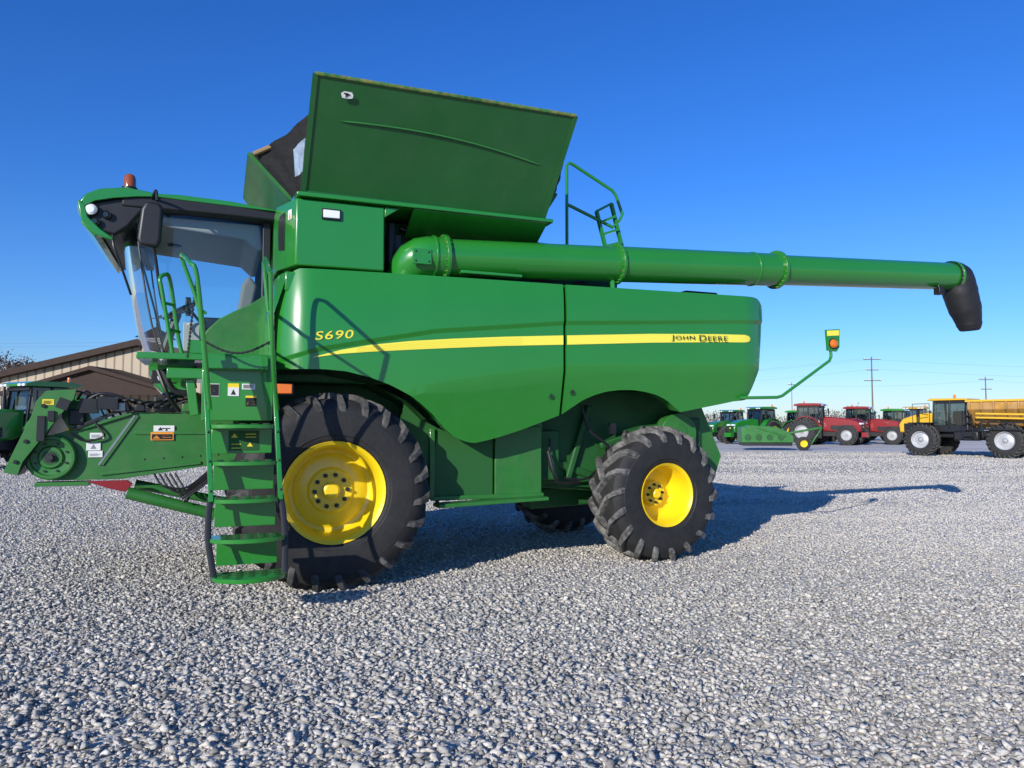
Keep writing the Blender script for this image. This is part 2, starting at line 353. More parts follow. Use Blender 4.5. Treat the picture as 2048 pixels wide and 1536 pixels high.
dx=[(.10,.888),(.105,.875),(.113,.88),(.123,.872),(.126,.877),(.116,.886),(.117,.868),(.111,.85),(.108,.85),(.11,.868)]
m.add([onpanel(s,t,.036) for s,t in dx],[tuple(range(len(dx)))],1)
m.obj('tank_decal',GT,[WH,DB],recalc=False,label='small white rounded decal with black figure')
for P,lb in (([(-.42,.42,4.02),(-.42,2.6,4.02),(-.84,2.1,4.47),(-.85,.42,4.45)],'front green flap tilted forward'),
             ([(-.33,3.5,4.02),(2.33,3.5,4.0),(2.48,3.95,4.9),(-.29,3.95,4.9)],None),
             ([(2.35,.4,4.0),(2.35,3.2,4.0),(2.62,3.2,4.42),(2.62,.4,4.42)],None)):
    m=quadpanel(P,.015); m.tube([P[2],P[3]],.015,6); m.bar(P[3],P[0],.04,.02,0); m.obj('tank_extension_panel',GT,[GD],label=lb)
def corner(P,n=14,win=True):
    m=MB(); A,B,C,D=[Vector(p) for p in P]; vs=[]
    for i in range(n+1):
        for j in range(n+1):
            s,t=i/n,j/n; p=(A*(1-s)+B*s)*(1-t)+(D*(1-s)+C*s)*t
            sag=.05*math.sin(pi*s)*t; w=.018*math.sin(s*17+t*4)*math.sin(pi*s)
            vs.append(p+Vector((w,w,-sag+.5*w)))
    for i in range(n):
        for j in range(n):
            a=i*(n+1)+j; s,t=(i+.5)/n,(j+.5)/n
            m.f.append((a,a+n+1,a+n+2,a+1)); m.m.append(1 if (win and .62<s<.92 and .3<t<.72) else 0)
    m.v=[tuple(p) for p in vs]
    return m
WN=mat('clear_vinyl_window',(.30,.38,.48),.3,0,.5,.35,9)
m=corner([(-.42,.42,4.03),(-.34,.16,4.03),(-.30,-.25,4.72),(-.83,.42,4.45)]); m.obj('corner_fabric',GT,[BF,WN],recalc=False,label='black folded fabric corner with clear window')
m=corner([(2.34,.42,4.03),(2.34,.16,4.03),(2.44,-.2,4.6),(2.6,.42,4.4)],win=False); m.obj('corner_fabric',GT,[BF,WN],recalc=False)
m=MB(); m.tube([(-.8,.35,4.43),(-.6,.2,4.5)],.025,8); m.obj('corner_bracket',GT,[mat('tan_foam',(.25,.16,.07),.8)])
m=MB(); m.box(-.15,.045,.075,.1,3.755,3.865,0); m.box(-.135,.03,.068,.076,3.77,3.85,1); m.obj('work_lamp',CB,[BK,LT],.006)
def chamf(a,z): return (-.40-.16*a-.004,.10+.4*a-.002,z)
m=MB(); m.add([chamf(.55,3.45),chamf(.85,3.47),chamf(.88,3.6),chamf(.88,3.78),chamf(.8,3.83),chamf(.55,3.85)],[tuple(range(6))],0); m.obj('air_slot',CB,[BK],recalc=False)
m=MB(); m.add([chamf(.2,3.75),chamf(.38,3.75),chamf(.38,3.85),chamf(.2,3.85)],[(0,1,2,3)],0); m.add([tuple(np.array(chamf(x,z))+np.array((-.002,-.002,0))) for x,z in ((.24,3.76),(.34,3.76),(.29,3.83))],[(0,1,2)],1); m.obj('warning_decal',CB,[WH,DO],recalc=False)
# --- auger
AU=empty('unloading_auger',CB,(0,0,0))
def ax(u): return (u,.15-.0*u,3.475+(u-1.15)*.0465)
m=MB()
m.tube([ax(1.1),ax(3.29)],.205,40); m.tube([ax(3.29),ax(5.66)],.212,40); m.tube([ax(5.66),ax(8.92)],.198,40)
m.obj('auger_tube',AU,[G],ang=40)
m=MB(); m.tube([ax(1.16),ax(1.05),(.98,.15,3.47),(.90,.16,3.455),(.84,.19,3.42),(.80,.24,3.36),(.78,.3,3.28),(.78,.36,3.1)],[.222,.222,.220,.218,.214,.21,.206,.205],36)
m.box(.76,.96,-.08,-.045,3.34,3.5,0); m.tube([(1.02,.15,3.47),(1.045,.15,3.47)],.235,36,0)
for (a,b) in ((.79,3.37),(.93,3.37),(.79,3.47),(.93,3.47)): m.ball((a,-.082,b),.012,8,1)
m.obj('auger_elbow',AU,[G,BO],.004,ang=40)
def flange(u,r=.245,w=.02,nb=22):
    m=MB(); m.tube([ax(u-w),ax(u+w)],r,40,0)
    for i in range(nb):
        a=2*pi*i/nb; c=ax(u); m.tube([(c[0]-w-.012,c[1]+math.cos(a)*(r-.018),c[2]+math.sin(a)*(r-.018)),(c[0]+w+.012,c[1]+math.cos(a)*(r-.018),c[2]+math.sin(a)*(r-.018))],.011,6,1)
    m.obj('bolted_flange',AU,[G,GE],.004)
flange(1.16,.25); flange(3.29,.245,.018); flange(5.66,.25,.02); flange(8.88,.225,.02)
m=MB(); m.tube([ax(5.25),ax(5.28)],.222,36); m.obj('auger_band',AU,[G],.004)
m=MB(); m.tube([ax(3.22),(3.22,.1,3.2)],.03,8); m.obj('auger_cradle',AU,[G])
m=MB(); m.bar((1.3,.0,3.30),(2.0,.0,3.30),.03,.1); m.obj('auger_bracket',AU,[G],.004)
def smooth(L,k=5):
    P=[np.array(p,float) for p in L]; Q=[]
    for i in range(len(P)-1):
        a=P[max(0,i-1)];b=P[i];c=P[i+1];d=P[min(len(P)-1,i+2)]
        for q in range(k):
            t=q/k; Q.append(tuple(.5*((2*b)+(c-a)*t+(2*a-5*b+4*c-d)*t*t+(3*b-a-3*c+d)*t**3)))
    Q.append(tuple(P[-1])); return Q
BT=smooth([(8.82,.15,3.832,.215),(8.92,.15,3.828,.228),(9.0,.15,3.77,.235),(9.04,.15,3.64,.235),(9.10,.15,3.47,.23),(9.17,.15,3.30,.205),(9.215,.15,3.15,.17),(9.225,.15,3.08,.15),(9.228,.15,3.05,.115)],4)
rr=[p[3]+(.006 if (i//2)%3==0 else 0) for i,p in enumerate(BT)]
m=MB(); m.tube([p[:3] for p in BT],rr,32,0,caps=False,sx=.95)
m.obj('discharge_boot',AU,[RB],ang=40,label='black drooping rubber spout')
m=MB(); m.box(8.42,8.52,-.02,.08,3.52,3.62); m.tube([(8.47,.03,3.62),(8.47,.05,3.7)],.015,8); m.obj('auger_lamp',AU,[BK],.01)
for L,r in (([(2.6,.3,3.2),(2.9,.3,3.35),(3.2,.32,3.22),(3.7,.3,3.30),(4.2,.33,3.21),(4.8,.3,3.3),(4.9,.3,3.2)],.022),([(2.2,.25,3.28),(2.4,.25,3.31),(2.9,.25,3.24),(3.3,.25,3.2)],.03)):
    m=MB(); m.tube(smooth(L),r,8); m.obj('hydraulic_hose',CB,[BK])
m=MB(); m.box(4.4,4.9,.35,.6,3.2,3.37); m.obj('rear_vent_box',CB,[BK],.02)
m=MB(); m.tube([(2.3,.7,3.95),(2.35,.7,3.86),(3.3,.8,3.88),(3.5,.8,3.7)],.035,8); m.box(2.35,3.0,.9,1.4,3.75,3.92); m.obj('engine_cover',CB,[GK],.02)
m=MB(); m.tube([(5.2,.7,2.98),(5.58,.7,2.98)],.22,28); m.obj('exhaust_outlet',CB,[BK],.01)
m=MB(); V=.6
m.tube([(2.86,V,3.75),(2.86,V,4.86),(2.90,V,4.9),(2.96,V,4.88),(3.5,V,4.62),(3.55,V,4.56),(3.64,V,4.33),(3.60,V,4.25),(3.5,V,4.15),(2.88,V,4.37)],.02,10)
m.obj('guard_rail',CB,[G])
m=MB(); m.bar((3.27,V,4.33),(3.43,V,3.75),.035,.05); m.bar((3.48,V,4.45),(3.66,V,3.8),.035,.05); m.bar((3.27,V,4.33),(3.48,V,4.45),.03,.05)
for t in (.25,.5,.75): m.bar((3.27+.16*t,V,4.33-.58*t),(3.48+.18*t,V,4.45-.65*t),.03,.1)
m.box(3.4,3.7,.4,.7,3.7,3.75); m.obj('deck_ladder',CB,[G])
m=MB(); m.box(3.1,3.35,.3,.8,3.76,3.8); m.obj('deck_step',CB,[G],.004)
m=MB(); m.tube([(4.98,.05,2.0),(5.1,.0,2.0),(5.5,-.02,2.01),(5.58,-.02,2.03),(6.34,-.05,2.50),(6.37,-.05,2.56),(6.36,-.05,2.66)],.02,10)
m.obj('marker_arm',CB,[G])
m=MB(); m.prism([(6.29,2.63),(6.44,2.62),(6.49,2.68),(6.50,2.92),(6.27,2.90)],-.075,-.05,'y',0); m.prism([(6.285,2.82),(6.485,2.835),(6.487,2.905),(6.283,2.888)],-.079,-.0755,'y',1); m.obj('marker_paddle',CB,[G,YS],.0)
m=MB(); m.lathe([(-.05,.0001),(-.045,.04),(-.02,.058),(0,.06)],24,0,(6.38,-.078,2.72)); m.lathe([(-.01,.06),(-.01,.07),(0,.07)],24,1,(6.38,-.078,2.72)); m.obj('amber_lamp',CB,[OR,BK])
# --- under body
m=MB(); m.box(1.15,1.86,.5,.8,.86,1.62,1); m.box(1.88,2.46,.48,.8,.84,1.64,0); m.box(1.12,2.48,.46,.52,.82,.87,0); m.box(1.1,1.16,.46,.8,.84,1.62,0); m.prism([(.95,1.35),(1.5,1.9),(2.5,1.7),(2.5,1.5),(1.1,1.3)],.55,.8,'y',0)
m.obj('lower_side_guard',CB,[GD,PF],.008)
m=MB(); m.prism([(1.15,.76),(2.45,.80),(2.45,.84),(1.15,.80)],.25,.5,'y'); m.bar((1.2,.5,.8),(1.2,.7,1.1),.04,.04); m.bar((2.3,.5,.8),(2.3,.7,1.1),.04,.04); m.obj('service_step',CB,[GD],.006)
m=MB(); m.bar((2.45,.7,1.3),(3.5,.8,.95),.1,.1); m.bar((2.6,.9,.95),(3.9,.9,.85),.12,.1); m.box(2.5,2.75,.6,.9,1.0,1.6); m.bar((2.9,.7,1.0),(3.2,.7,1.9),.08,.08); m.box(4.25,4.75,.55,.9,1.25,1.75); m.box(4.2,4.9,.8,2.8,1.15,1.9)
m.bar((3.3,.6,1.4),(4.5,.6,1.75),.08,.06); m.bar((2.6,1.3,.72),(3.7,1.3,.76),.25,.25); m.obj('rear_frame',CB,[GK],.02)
m=MB(); m.tube([(4.35,.45,1.55),(4.35,.62,1.55)],.26,30); m.tube([(4.35,.44,1.55),(4.35,.5,1.55)],.12,20); m.prism([(4.45,1.2),(5.0,1.0),(5.1,1.25),(4.8,1.9),(4.45,1.9)],.6,.64,'y'); m.obj('straw_chopper',CB,[GD],.008)
for L,r in (([(2.55,.5,1.35),(2.60,.45,1.1),(2.7,.5,.98),(3.0,.6,.97)],.022),([(2.6,.55,1.5),(2.56,.48,1.2),(2.66,.52,1.04)],.014),([(2.8,.6,1.02),(3.1,.62,1.0),(3.3,.7,1.1)],.014),([(3.0,.5,1.9),(3.1,.5,1.6),(3.35,.5,1.4),(3.4,.6,1.1)],.016)):
    m=MB(); m.tube(smooth(L),r,8); m.obj('hydraulic_hose',CB,[BK])
m=MB(); m.box(3.42,3.5,.55,.6,1.55,1.68); m.obj('valve_block',CB,[BK])
m=MB(); m.box(-.585,-.42,-.02,.02,1.965,2.06,0); m.box(-.6,-.4,.02,.04,1.95,2.07,1); m.obj('side_marker_lamp',CB,[OR,BK],.008)
# --- feeder house
FH=empty('feeder_house',CB,(0,0,0))
m=MB(); m.prism([(-2.64,1.56),(-2.35,1.66),(-1.92,1.80),(-1.3,1.79),(-.75,1.85),(-.75,1.25),(-1.26,1.21),(-2.0,1.10),(-2.64,1.10)],1.15,2.55,'y',0)
m.box(-1.9,-.75,1.135,1.15,1.56,1.60,0); m.prism([(-2.2,1.14),(-1.25,1.24),(-1.25,1.27),(-2.2,1.17)],1.13,1.15,'y',0); m.prism([(-2.5,1.60),(-2.35,1.66),(-1.92,1.80),(-1.92,1.77),(-2.35,1.62)],1.12,1.15,'y',0)
for k in range(6): m.ball((-1.8+.18*k,1.148,1.30+.01*k),.011,6,1)
m.obj('feeder_housing',FH,[GD,BO],.015)
m=MB(); m.bar((-1.90,1.14,1.76),(-2.22,1.14,1.25),.020,.02,0); m.bar((-1.875,1.143,1.76),(-2.195,1.143,1.25),.03,.02,1); m.obj('edge_strip',FH,[ST,GD])
m=MB(); m.lathe([(.12,.225),(-.02,.225),(-.035,.21),(-.035,.185),(-.01,.175),(-.005,.12),(-.03,.10),(-.03,.0001)],40,0,(-2.64,1.10,1.335)); m.lathe([(-.07,.0001),(-.07,.03),(-.03,.035)],6,1,(-2.64,1.10,1.335)); m.lathe([(-.032,.0001),(-.032,.075),(-.02,.08)],24,2,(-2.64,1.10,1.335)); m.lathe([(-.04,.0001),(-.04,.05),(-.03,.055)],24,1,(-2.64,1.10,1.335))
for i in range(8):
    a=i*pi/4+.4; m.lathe([(-.02,.0001),(-.02,.012),(0,.012)],8,1,(-2.64+.145*math.cos(a),1.095,1.335+.145*math.sin(a)))
m.obj('drive_drum',FH,[GD,BO,GK],ang=30)
m=MB()
m.prism([(-3.02,1.20),(-2.90,1.17),(-2.86,1.3),(-2.58,1.72),(-2.44,1.92),(-2.42,2.02),(-2.68,2.0),(-2.76,1.90),(-2.80,1.75)],.98,1.03,'y',0)
m.prism([(-3.02,1.20),(-2.96,1.18),(-2.62,1.99),(-2.68,2.0)],1.0,2.75,'y',0)
m.prism([(-2.96,1.18),(-2.90,1.17),(-2.60,1.80),(-2.66,1.9)],1.03,1.3,'y',1)
m.prism([(-2.68,1.92),(-2.4,1.97),(-2.3,1.7),(-2.5,1.6)],1.2,2.6,'y',0)
m.box(-2.75,-2.68,.96,.98,1.5,1.75,1); m.box(-2.66,-2.6,.955,.98,1.7,1.8,1); m.prism([(-2.60,1.84),(-2.5,1.80),(-2.46,1.90),(-2.56,1.94)],.97,.98,'y',1)
for (a,b) in ((-2.7,1.85),(-2.84,1.5),(-2.92,1.3),(-2.55,1.75)): m.lathe([(-.02,.0001),(-.02,.02),(0,.02)],10,1,(a,.98,b))
m.obj('header_mount_frame',FH,[GD,BK],.006)
for k in range(12):
    m=MB(); a=-2.5+.07*k; q=(k*37%10)/10; m.tube(smooth([(a,1.1+.03*k,1.92),(a+.08,1.05,2.0-.015*k+.03*q),(a+.22,1.08+.05*q,1.93-.05*q),(a+.33,1.2,1.72+.02*k)]),.009+.006*q,6); m.obj('feeder_hose',FH,[BK])
for L in ([(-2.28,1.12,1.70),(-2.18,1.10,1.55),(-2.35,1.1,1.50),(-2.48,1.1,1.58)],[(-1.6,1.12,1.82),(-1.4,1.08,1.92),(-1.2,1.05,1.86),(-1.05,1.1,1.95)],[(-1.7,1.12,1.84),(-1.5,1.06,1.99),(-1.25,1.05,1.95),(-1.1,1.1,2.02)]):
    m=MB(); m.tube(smooth(L),.012,6); m.obj('feeder_hose',FH,[BK])
m=MB(); m.tube(smooth([(-2.35,1.08,1.9),(-2.2,1.05,1.98),(-2.0,1.06,1.93),(-1.95,1.1,1.8)]),.02,8); m.box(-2.25,-2.05,1.04,1.2,1.82,1.95); m.box(-2.4,-2.23,1.04,1.12,1.78,1.93); m.obj('hose_coupler',FH,[BK],.004)
for (a,b,c,d_,mt) in ((-2.5,-2.36,1.66,1.82,BK),(-2.1,-1.98,1.80,1.90,ST),(-1.72,-1.5,1.80,1.96,BK),(-1.9,-1.8,1.8,1.88,BK),(-1.45,-1.3,1.8,1.9,GD)):
    m=MB(); m.box(a,b,1.1,1.35,c,d_); m.obj('valve_block',FH,[mt],.012)
m=MB(); m.bar((-2.45,1.12,1.62),(-2.0,1.12,1.83),.035,.03); m.bar((-2.0,1.12,1.83),(-1.75,1.12,1.82),.035,.03); m.obj('linkage_bar',FH,[BK],.004)
m=MB(); m.box(-2.78,-2.3,1.1,1.3,1.045,1.085,0); m.obj('lower_crossbar',FH,[GD],.005)
m=MB(); m.prism([(-2.32,1.09),(-1.95,1.09),(-1.9,1.05),(-1.96,.97),(-2.12,1.01)],1.08,1.13,'y',0); m.obj('safety_stop',FH,[RD],.006,label='red safety stop bracket')
m=MB(); m.tube([(-1.95,1.1,.96),(-1.1,1.12,.70)],.062,16,0); m.tube([(-1.1,1.12,.70),(-.55,1.13,.53)],.03,12,1); m.obj('lift_cylinder',FH,[GD,ST])
m=MB(); m.tube([(-1.9,1.35,1.03),(-.9,1.4,.78)],.05,14,0); m.obj('lift_cylinder',FH,[GD,ST])
for k in range(5):
    m=MB(); m.tube(smooth([(-1.7+.05*k,1.08,1.15),(-1.6+.06*k,1.02,1.02-.03*k),(-1.4,1.0,1.0-.03*k),(-1.25+.03*k,1.05,1.1),(-1.15,1.1,1.2)]),.012,6); m.obj('hanging_hose',FH,[BK])
def decal(u,z,w,h,v,base,marks,par=CB,name='warning_decal',label=None):
    mats=[base]; m=MB(); m.box(u,u+w,v-.003,v,z,z+h,0)
    for (a,b,c,d,mt,tri) in marks:
        if mt not in mats: mats.append(mt)
        k=mats.index(mt)
        if tri: m.prism([(u+a*w,z+b*h),(u+c*w,z+b*h),(u+(a+c)/2*w,z+d*h)],v-.006,v-.003,'y',k)
        else: m.box(u+a*w,u+c*w,v-.006,v-.003,z+b*h,z+d*h,k)
    return m.obj(name,par,mats,label=label)
txt=lambda y0,n,mt:[(.1,y0+i*.11,.1+.8*(.7+.3*((i*7)%3)/2),y0+i*.11+.05,mt,False) for i in range(n)]
fig=[(.2,.2,.45,.75,DB,True),(.4,.45,.8,.6,DB,False),(.55,.15,.7,.5,DB,True)]
decal(-2.31,1.52,.13,.06,1.143,WH,txt(.2,5,ST),FH)
decal(-2.32,1.33,.13,.065,1.14,WH,txt(.2,5,ST)[:4],FH); decal(-2.34,1.40,.13,.08,1.14,WH,[(.3,.2,.7,.8,ST,True)],FH)
decal(-1.72,1.59,.2,.065,1.133,WH,fig,FH); decal(-1.745,1.50,.22,.085,1.133,DO,[(.05,.1,.95,.75,DB,False),(.1,.2,.4,.6,DO,True),(.5,.3,.9,.4,DO,False),(.5,.5,.85,.6,DO,False)],FH)
decal(-2.71,1.86,.1,.055,.978,DY,txt(.15,6,DB)[:6],FH)
# --- cab
CA=empty('cab',CB,(0,0,0))
v0,v1=.98,2.72
def fz(z): return interp(z,[(2.2,-1.70),(2.31,-1.74),(2.45,-1.80),(2.7,-1.87),(2.96,-1.925),(3.2,-1.965),(3.5,-2.01),(3.9,-2.06)])
def plan(z,n=30):
    pts=[]; f=fz(z)
    for i in range(n+1):
        t=i/n; v=v0+(v1-v0)*t; x=abs(2*t-1); pts.append((f+.12*max(0,(x-.8)/.2)**2-.08*(1-x**2.6),v))
    return pts
m=MB(); zs=[2.31+(3.88-2.31)*i/16 for i in range(17)]; n=30; vs=[]; nz=len(zs)
for z in zs:
    for (u,v) in plan(z): vs.append((u,v,z))
m.add(vs,[(i*(n+1)+j,i*(n+1)+j+1,(i+1)*(n+1)+j+1,(i+1)*(n+1)+j) for i in range(nz-1) for j in range(n)]); m.obj('windshield',CA,[GL],recalc=False,ang=60)
for v in (v0,v1):
    m=MB(); cs=6; vs=[]
    bul=-1 if v==v0 else 1
    for z in zs:
        for k in range(cs+1):
            t=k/cs; a=fz(z)+.12; u=a+(-.66-a)*t; vs.append((u,v+bul*.05*math.sin(pi*t),z))
    m.add(vs,[(i*(cs+1)+j,i*(cs+1)+j+1,(i+1)*(cs+1)+j+1,(i+1)*(cs+1)+j) for i in range(nz-1) for j in range(cs)]); m.obj('side_window',CA,[GL],recalc=False,ang=60)
m=MB(); m.box(-.66,-.60,v0,v1,2.3,2.6,0); m.box(-.66,-.60,v0,v1,3.75,3.9,0)
for v in (v0-.012,v1-.03): m.bar((-.63,v+.02,2.3),(-.63,v+.02,3.9),.08,.05,0)
m.obj('cab_frame',CA,[BK],.008)
for v in (v0-.012,v1-.03):
    m=MB(); m.tube([(fz(z)+.12,v+.02,z) for z in zs],.010,8,0); m.obj('windshield_seal',CA,[BK])
for a,b in ((.90,.93),(2.77,2.80)):
    m=MB(); m.prism([(-1.32,2.32),(-1.29,2.5),(-1.22,2.66),(-1.10,2.79),(-.95,2.88),(-.78,2.97),(-.62,3.09),(-.62,2.32)],a,b,'y',0); m.obj('cab_lower_panel',CA,[GD],.01)
m=MB(); m.box(-1.75,-.6,v0+.02,v1-.02,2.22,2.31,0); m.box(-1.35,-.7,v0+.05,v0+.35,2.31,2.55,0); m.obj('cab_floor',CA,[BK],.01)
m=MB(); vs=[];pp=plan(2.31)
for z,o in ((2.31,0),(2.22,.01),(2.08,.06),(2.0,.14)):
    for (u,v) in pp: vs.append((u+o,v,z))
m.add(vs,[(i*(n+1)+j,i*(n+1)+j+1,(i+1)*(n+1)+j+1,(i+1)*(n+1)+j) for i in range(3) for j in range(n)],0)
m.prism([(-1.78,2.31),(-1.35,2.31),(-1.3,2.05),(-1.62,2.0),(-1.72,2.1)],v0-.01,v0+.02,'y',0); m.obj('cab_nose',CA,[G])
m=MB(); m.lathe([(-.03,.0001),(-.03,.035),(0,.05),(.01,.055)],20,0,(-1.63,v0-.02,2.16)); m.box(-1.74,-1.5,v0-.012,v0-.004,2.09,2.23,1); m.obj('headlight',CA,[LT,BK],.004)
RF=empty('cab_roof',CA)
m=MB()
m.prism([(-1.95,4.02),(-1.95,4.038),(-1.5,4.06),(-1.0,4.046),(-.55,4.0),(-.50,3.985)],.82,2.88,'y',0)
m.obj('roof_shell',RF,[G],.006)
m=MB(); m.prism([(-2.05,3.89),(-2.05,4.015),(-1.5,4.035),(-1.0,4.022),(-.52,3.98),(-.50,3.88),(-.9,3.89),(-1.2,3.89)],.83,2.87,'y',0); m.obj('roof_underside',RF,[BK],.02)
m=MB(); m.prism([(-1.95,3.875),(-.7,3.875),(-.66,3.6),(-.72,3.58),(-.85,3.70),(-1.3,3.74),(-1.9,3.79)],1.05,2.65,'y',0)
for u in (-1.6,-1.1): m.lathe([(-.015,.0001),(-.015,.07),(0,.08)],20,1,(u,1.9,3.755),'z')
m.obj('headliner',RF,[GY,BK],.02)
m=MB(); m.box(-1.95,-1.85,1.2,2.5,3.55,3.72,0); m.obj('sun_visor',RF,[BK],.02)
def visor():
    m=MB(); N=20; vs=[]; P=[(-2.42,3.93),(-2.36,4.02),(-2.24,4.085),(-2.0,4.125),(-1.78,4.10),(-1.70,4.06),(-1.9,4.04),(-2.12,4.0),(-2.28,3.955),(-2.38,3.89)]
    for i in range(N+1):
        t=i/N; v=.80+2.1*t; x=abs(2*t-1); du=-.12*(1-x**2.5)
        for (u,z) in P: vs.append((u+du,v,z-.05*x**6))
    k=len(P); fs=[(i*k+j,i*k+(j+1)%k,(i+1)*k+(j+1)%k,(i+1)*k+j) for i in range(N) for j in range(k)]+[tuple(range(k)),tuple(N*k+j for j in range(k))]
    m.add(vs,fs,0)
    return m
visor().obj('roof_visor',RF,[G],.008)
m=MB(); m.prism([(-2.38,3.89),(-2.05,3.99),(-1.8,3.99),(-1.85,3.86),(-1.98,3.68),(-2.10,3.58),(-2.22,3.60),(-2.34,3.70)],.85,2.85,'y',0)
m.obj('visor_underside',RF,[BK],.03,seg=3)
m=MB(); 
m.prism([(-2.44,3.90),(-2.38,3.90),(-2.34,3.74),(-2.23,3.63),(-2.10,3.54),(-2.12,3.52),(-2.28,3.57),(-2.40,3.70)],.80,.86,'y',0)
m.prism([(-2.42,3.70),(-2.36,3.72),(-2.24,3.60),(-2.28,3.55)],.86,2.84,'y',0); m.obj('visor_cheek',RF,[G],.012)
for (u,z,r) in ((-2.32,3.82,.055),(-2.28,3.70,.036),(-2.18,3.78,.036)):
    m=MB()
    m.lathe([(-.03,.0001),(-.03,r*.6),(-.015,r),(.04,r*1.1)],20,0,(u,.83,z)); m.lathe([(-.03,r*1.0),(-.035,r*1.15),(.03,r*1.2)],20,1,(u,.84,z))
    m.obj('roof_headlight',RF,[LT if u<-2.3 else GLD,BK],label='round headlamp in the roof pod')
m=MB(); m.lathe([(0,.075),(.03,.075),(.035,.065)],24,1,(-2.0,1.05,4.115),'z'); m.lathe([(.03,.062),(.12,.06),(.16,.045),(.175,.02),(.18,.0001)],24,0,(-2.0,1.05,4.115),'z'); m.obj('beacon',CA,[OD,BK],ang=50,label='amber rotating beacon on the cab roof')
for L,r in (([(-1.78,.9,3.98),(-1.72,.62,4.02),(-1.70,.55,3.9)],.015),([(-2.12,.84,3.58),(-2.1,.8,3.45),(-2.03,.85,3.25),(-1.95,.95,3.0)],.012),([(-1.72,.55,3.42),(-1.70,.6,3.3),(-1.66,.7,3.0),(-1.60,.8,2.75)],.015)):
    m=MB(); m.tube(smooth(L),r,8); m.obj('mirror_arm',CA,[BK])
m=MB(); m.prism([(-1.87,3.50),(-1.85,3.44),(-1.68,3.42),(-1.655,3.5),(-1.64,3.82),(-1.68,3.88),(-1.80,3.88),(-1.84,3.8)],.52,.62,'y'); m.obj('mirror',CA,[BK],.03,label='black rounded wing mirror',seg=4)
m=MB(); m.box(-1.25,-.85,1.6,2.1,2.5,2.68,0); m.prism([(-.95,2.65),(-.80,2.65),(-.68,3.3),(-.78,3.42),(-.86,3.3)],1.62,2.08,'y',0); m.box(-1.2,-.9,1.65,2.05,2.3,2.5,1); m.box(-1.3,-.9,1.25,1.5,2.55,2.85,1); m.obj('seat',CA,[SE,BK],.04,seg=3)
m=MB(); m.tube([(-1.75,1.85,2.3),(-1.55,1.85,2.95)],.05,10,0); c=Vector((-1.53,1.85,2.98)); ring=[]
for i in range(25):
    a=2*pi*i/24; ring.append(c+Vector((.19*math.cos(a)*.85,.19*math.sin(a),.19*math.cos(a)*.5)))
m.tube(ring,.014,8,0,False); m.bar(ring[0],ring[12],.03,.02); m.obj('steering_wheel',CA,[BK])
m=MB(); m.box(-1.5,-1.1,2.2,2.5,2.55,2.9,0); m.box(-1.48,-1.42,2.15,2.4,3.0,3.2,1); m.tube([(-1.3,2.3,2.9),(-1.42,2.25,3.05)],.02,6,1); m.obj('control_console',CA,[GY,BK],.015)
m=MB(); m.tube([(-1.88,1.2,3.4),(-1.75,1.3,2.9),(-1.65,1.5,2.4)],.012,6); m.obj('wiper_arm',CA,[BK])
# --- platform + ladder
m=MB(); m.box(-1.80,-.62,-.02,.88,2.27,2.33,0); m.box(-1.22,-.60,-.02,.04,1.70,2.27,0); m.box(-1.22,-.60,.04,.9,1.72,1.76,0); m.box(-1.24,-1.19,-.02,.9,1.70,2.27,0); m.box(-1.22,-.66,-.22,-.02,2.18,2.32,0); m.box(-1.55,-1.22,.1,.9,2.1,2.2,0)
m.prism([(-1.38,2.33),(-1.22,2.33),(-1.22,2.46),(-1.36,2.46)],.0,.3,'y',0); m.bar((-1.35,.2,2.1),(-1.3,.2,1.75),.08,.05)
m.obj('access_platform',CB,[G],.008)
for L,r in (([(-1.6,.4,2.2),(-1.5,.4,2.0),(-1.3,.4,1.95),(-1.25,.5,1.8)],.03),([(-1.65,.5,2.2),(-1.55,.45,1.95),(-1.45,.6,1.8)],.02)):
    m=MB(); m.tube(smooth(L),r,8); m.obj('hydraulic_hose',CB,[BK])
LD=empty('ladder',CB,(0,0,0))
def lv(z): return -.86+.24*(z-.4)
def lp(s,z):
    k=(7.6+lv(z))/7.3; a=-1.09-.064*(z-.31); b=-.49-.07*(z-.36); u=a+(b-a)*s; return (-1.1+(u+1.1)*k,lv(z),z)
SZ=[.405,.71,1.03,1.345,1.665]
for s in (0,1):
    m=MB(); m.bar(lp(s,1.0),lp(s,2.34),.04,.10); 
    for q in range(5):
        c=lp(s,1.1+.25*q); m.ball((c[0],c[1]-.055,c[2]),.012,6,1)
    m.obj('ladder_rail',LD,[G,BO],.006)
for i,z in enumerate(SZ):
    m=MB(); a=lp(0,z);b=lp(1,z); y=a[1]; bow=.20 if i==0 else (.15 if i==1 else .10); pts=[]
    for k in range(15):
        t=k/14; pts.append((a[0]-(.02 if i<2 else -.02)+(b[0]-a[0]+(.04 if i<2 else -.04))*t, y-.04-bow*math.sin(pi*t)**.6))
    pts2=pts+[(pts[-1][0],y+.17),(pts[0][0],y+.17)]
    m.prism(pts2,z-.035,z,'z',0)
    for k in range(5):
        for q in range(3):
            x=a[0]+.06+k*.1; m.box(x,x+.055,y-.09+q*.08,y-.055+q*.08,z,z+.010,1)
    if i>0: m.box(a[0]+.03,b[0]-.03,y+.15,y+.165,z-.26,z-.04,0)
    m.obj('step',LD,[G,GK],.004)
for s in (0,1):
    L=[lp(s,1.05),lp(s,.9),lp(s,.7),lp(s,.5),lp(s,.36)]; bow=[0,-.025,-.035,-.015,0]
    m=MB(); m.tube(smooth([(p[0]+(bow[i] if s==0 else -bow[i]*.6),p[1]-.02,p[2]) for i,p in enumerate(L)]),.010,8,sx=2.6); m.obj('rubber_hanger',LD,[BK])
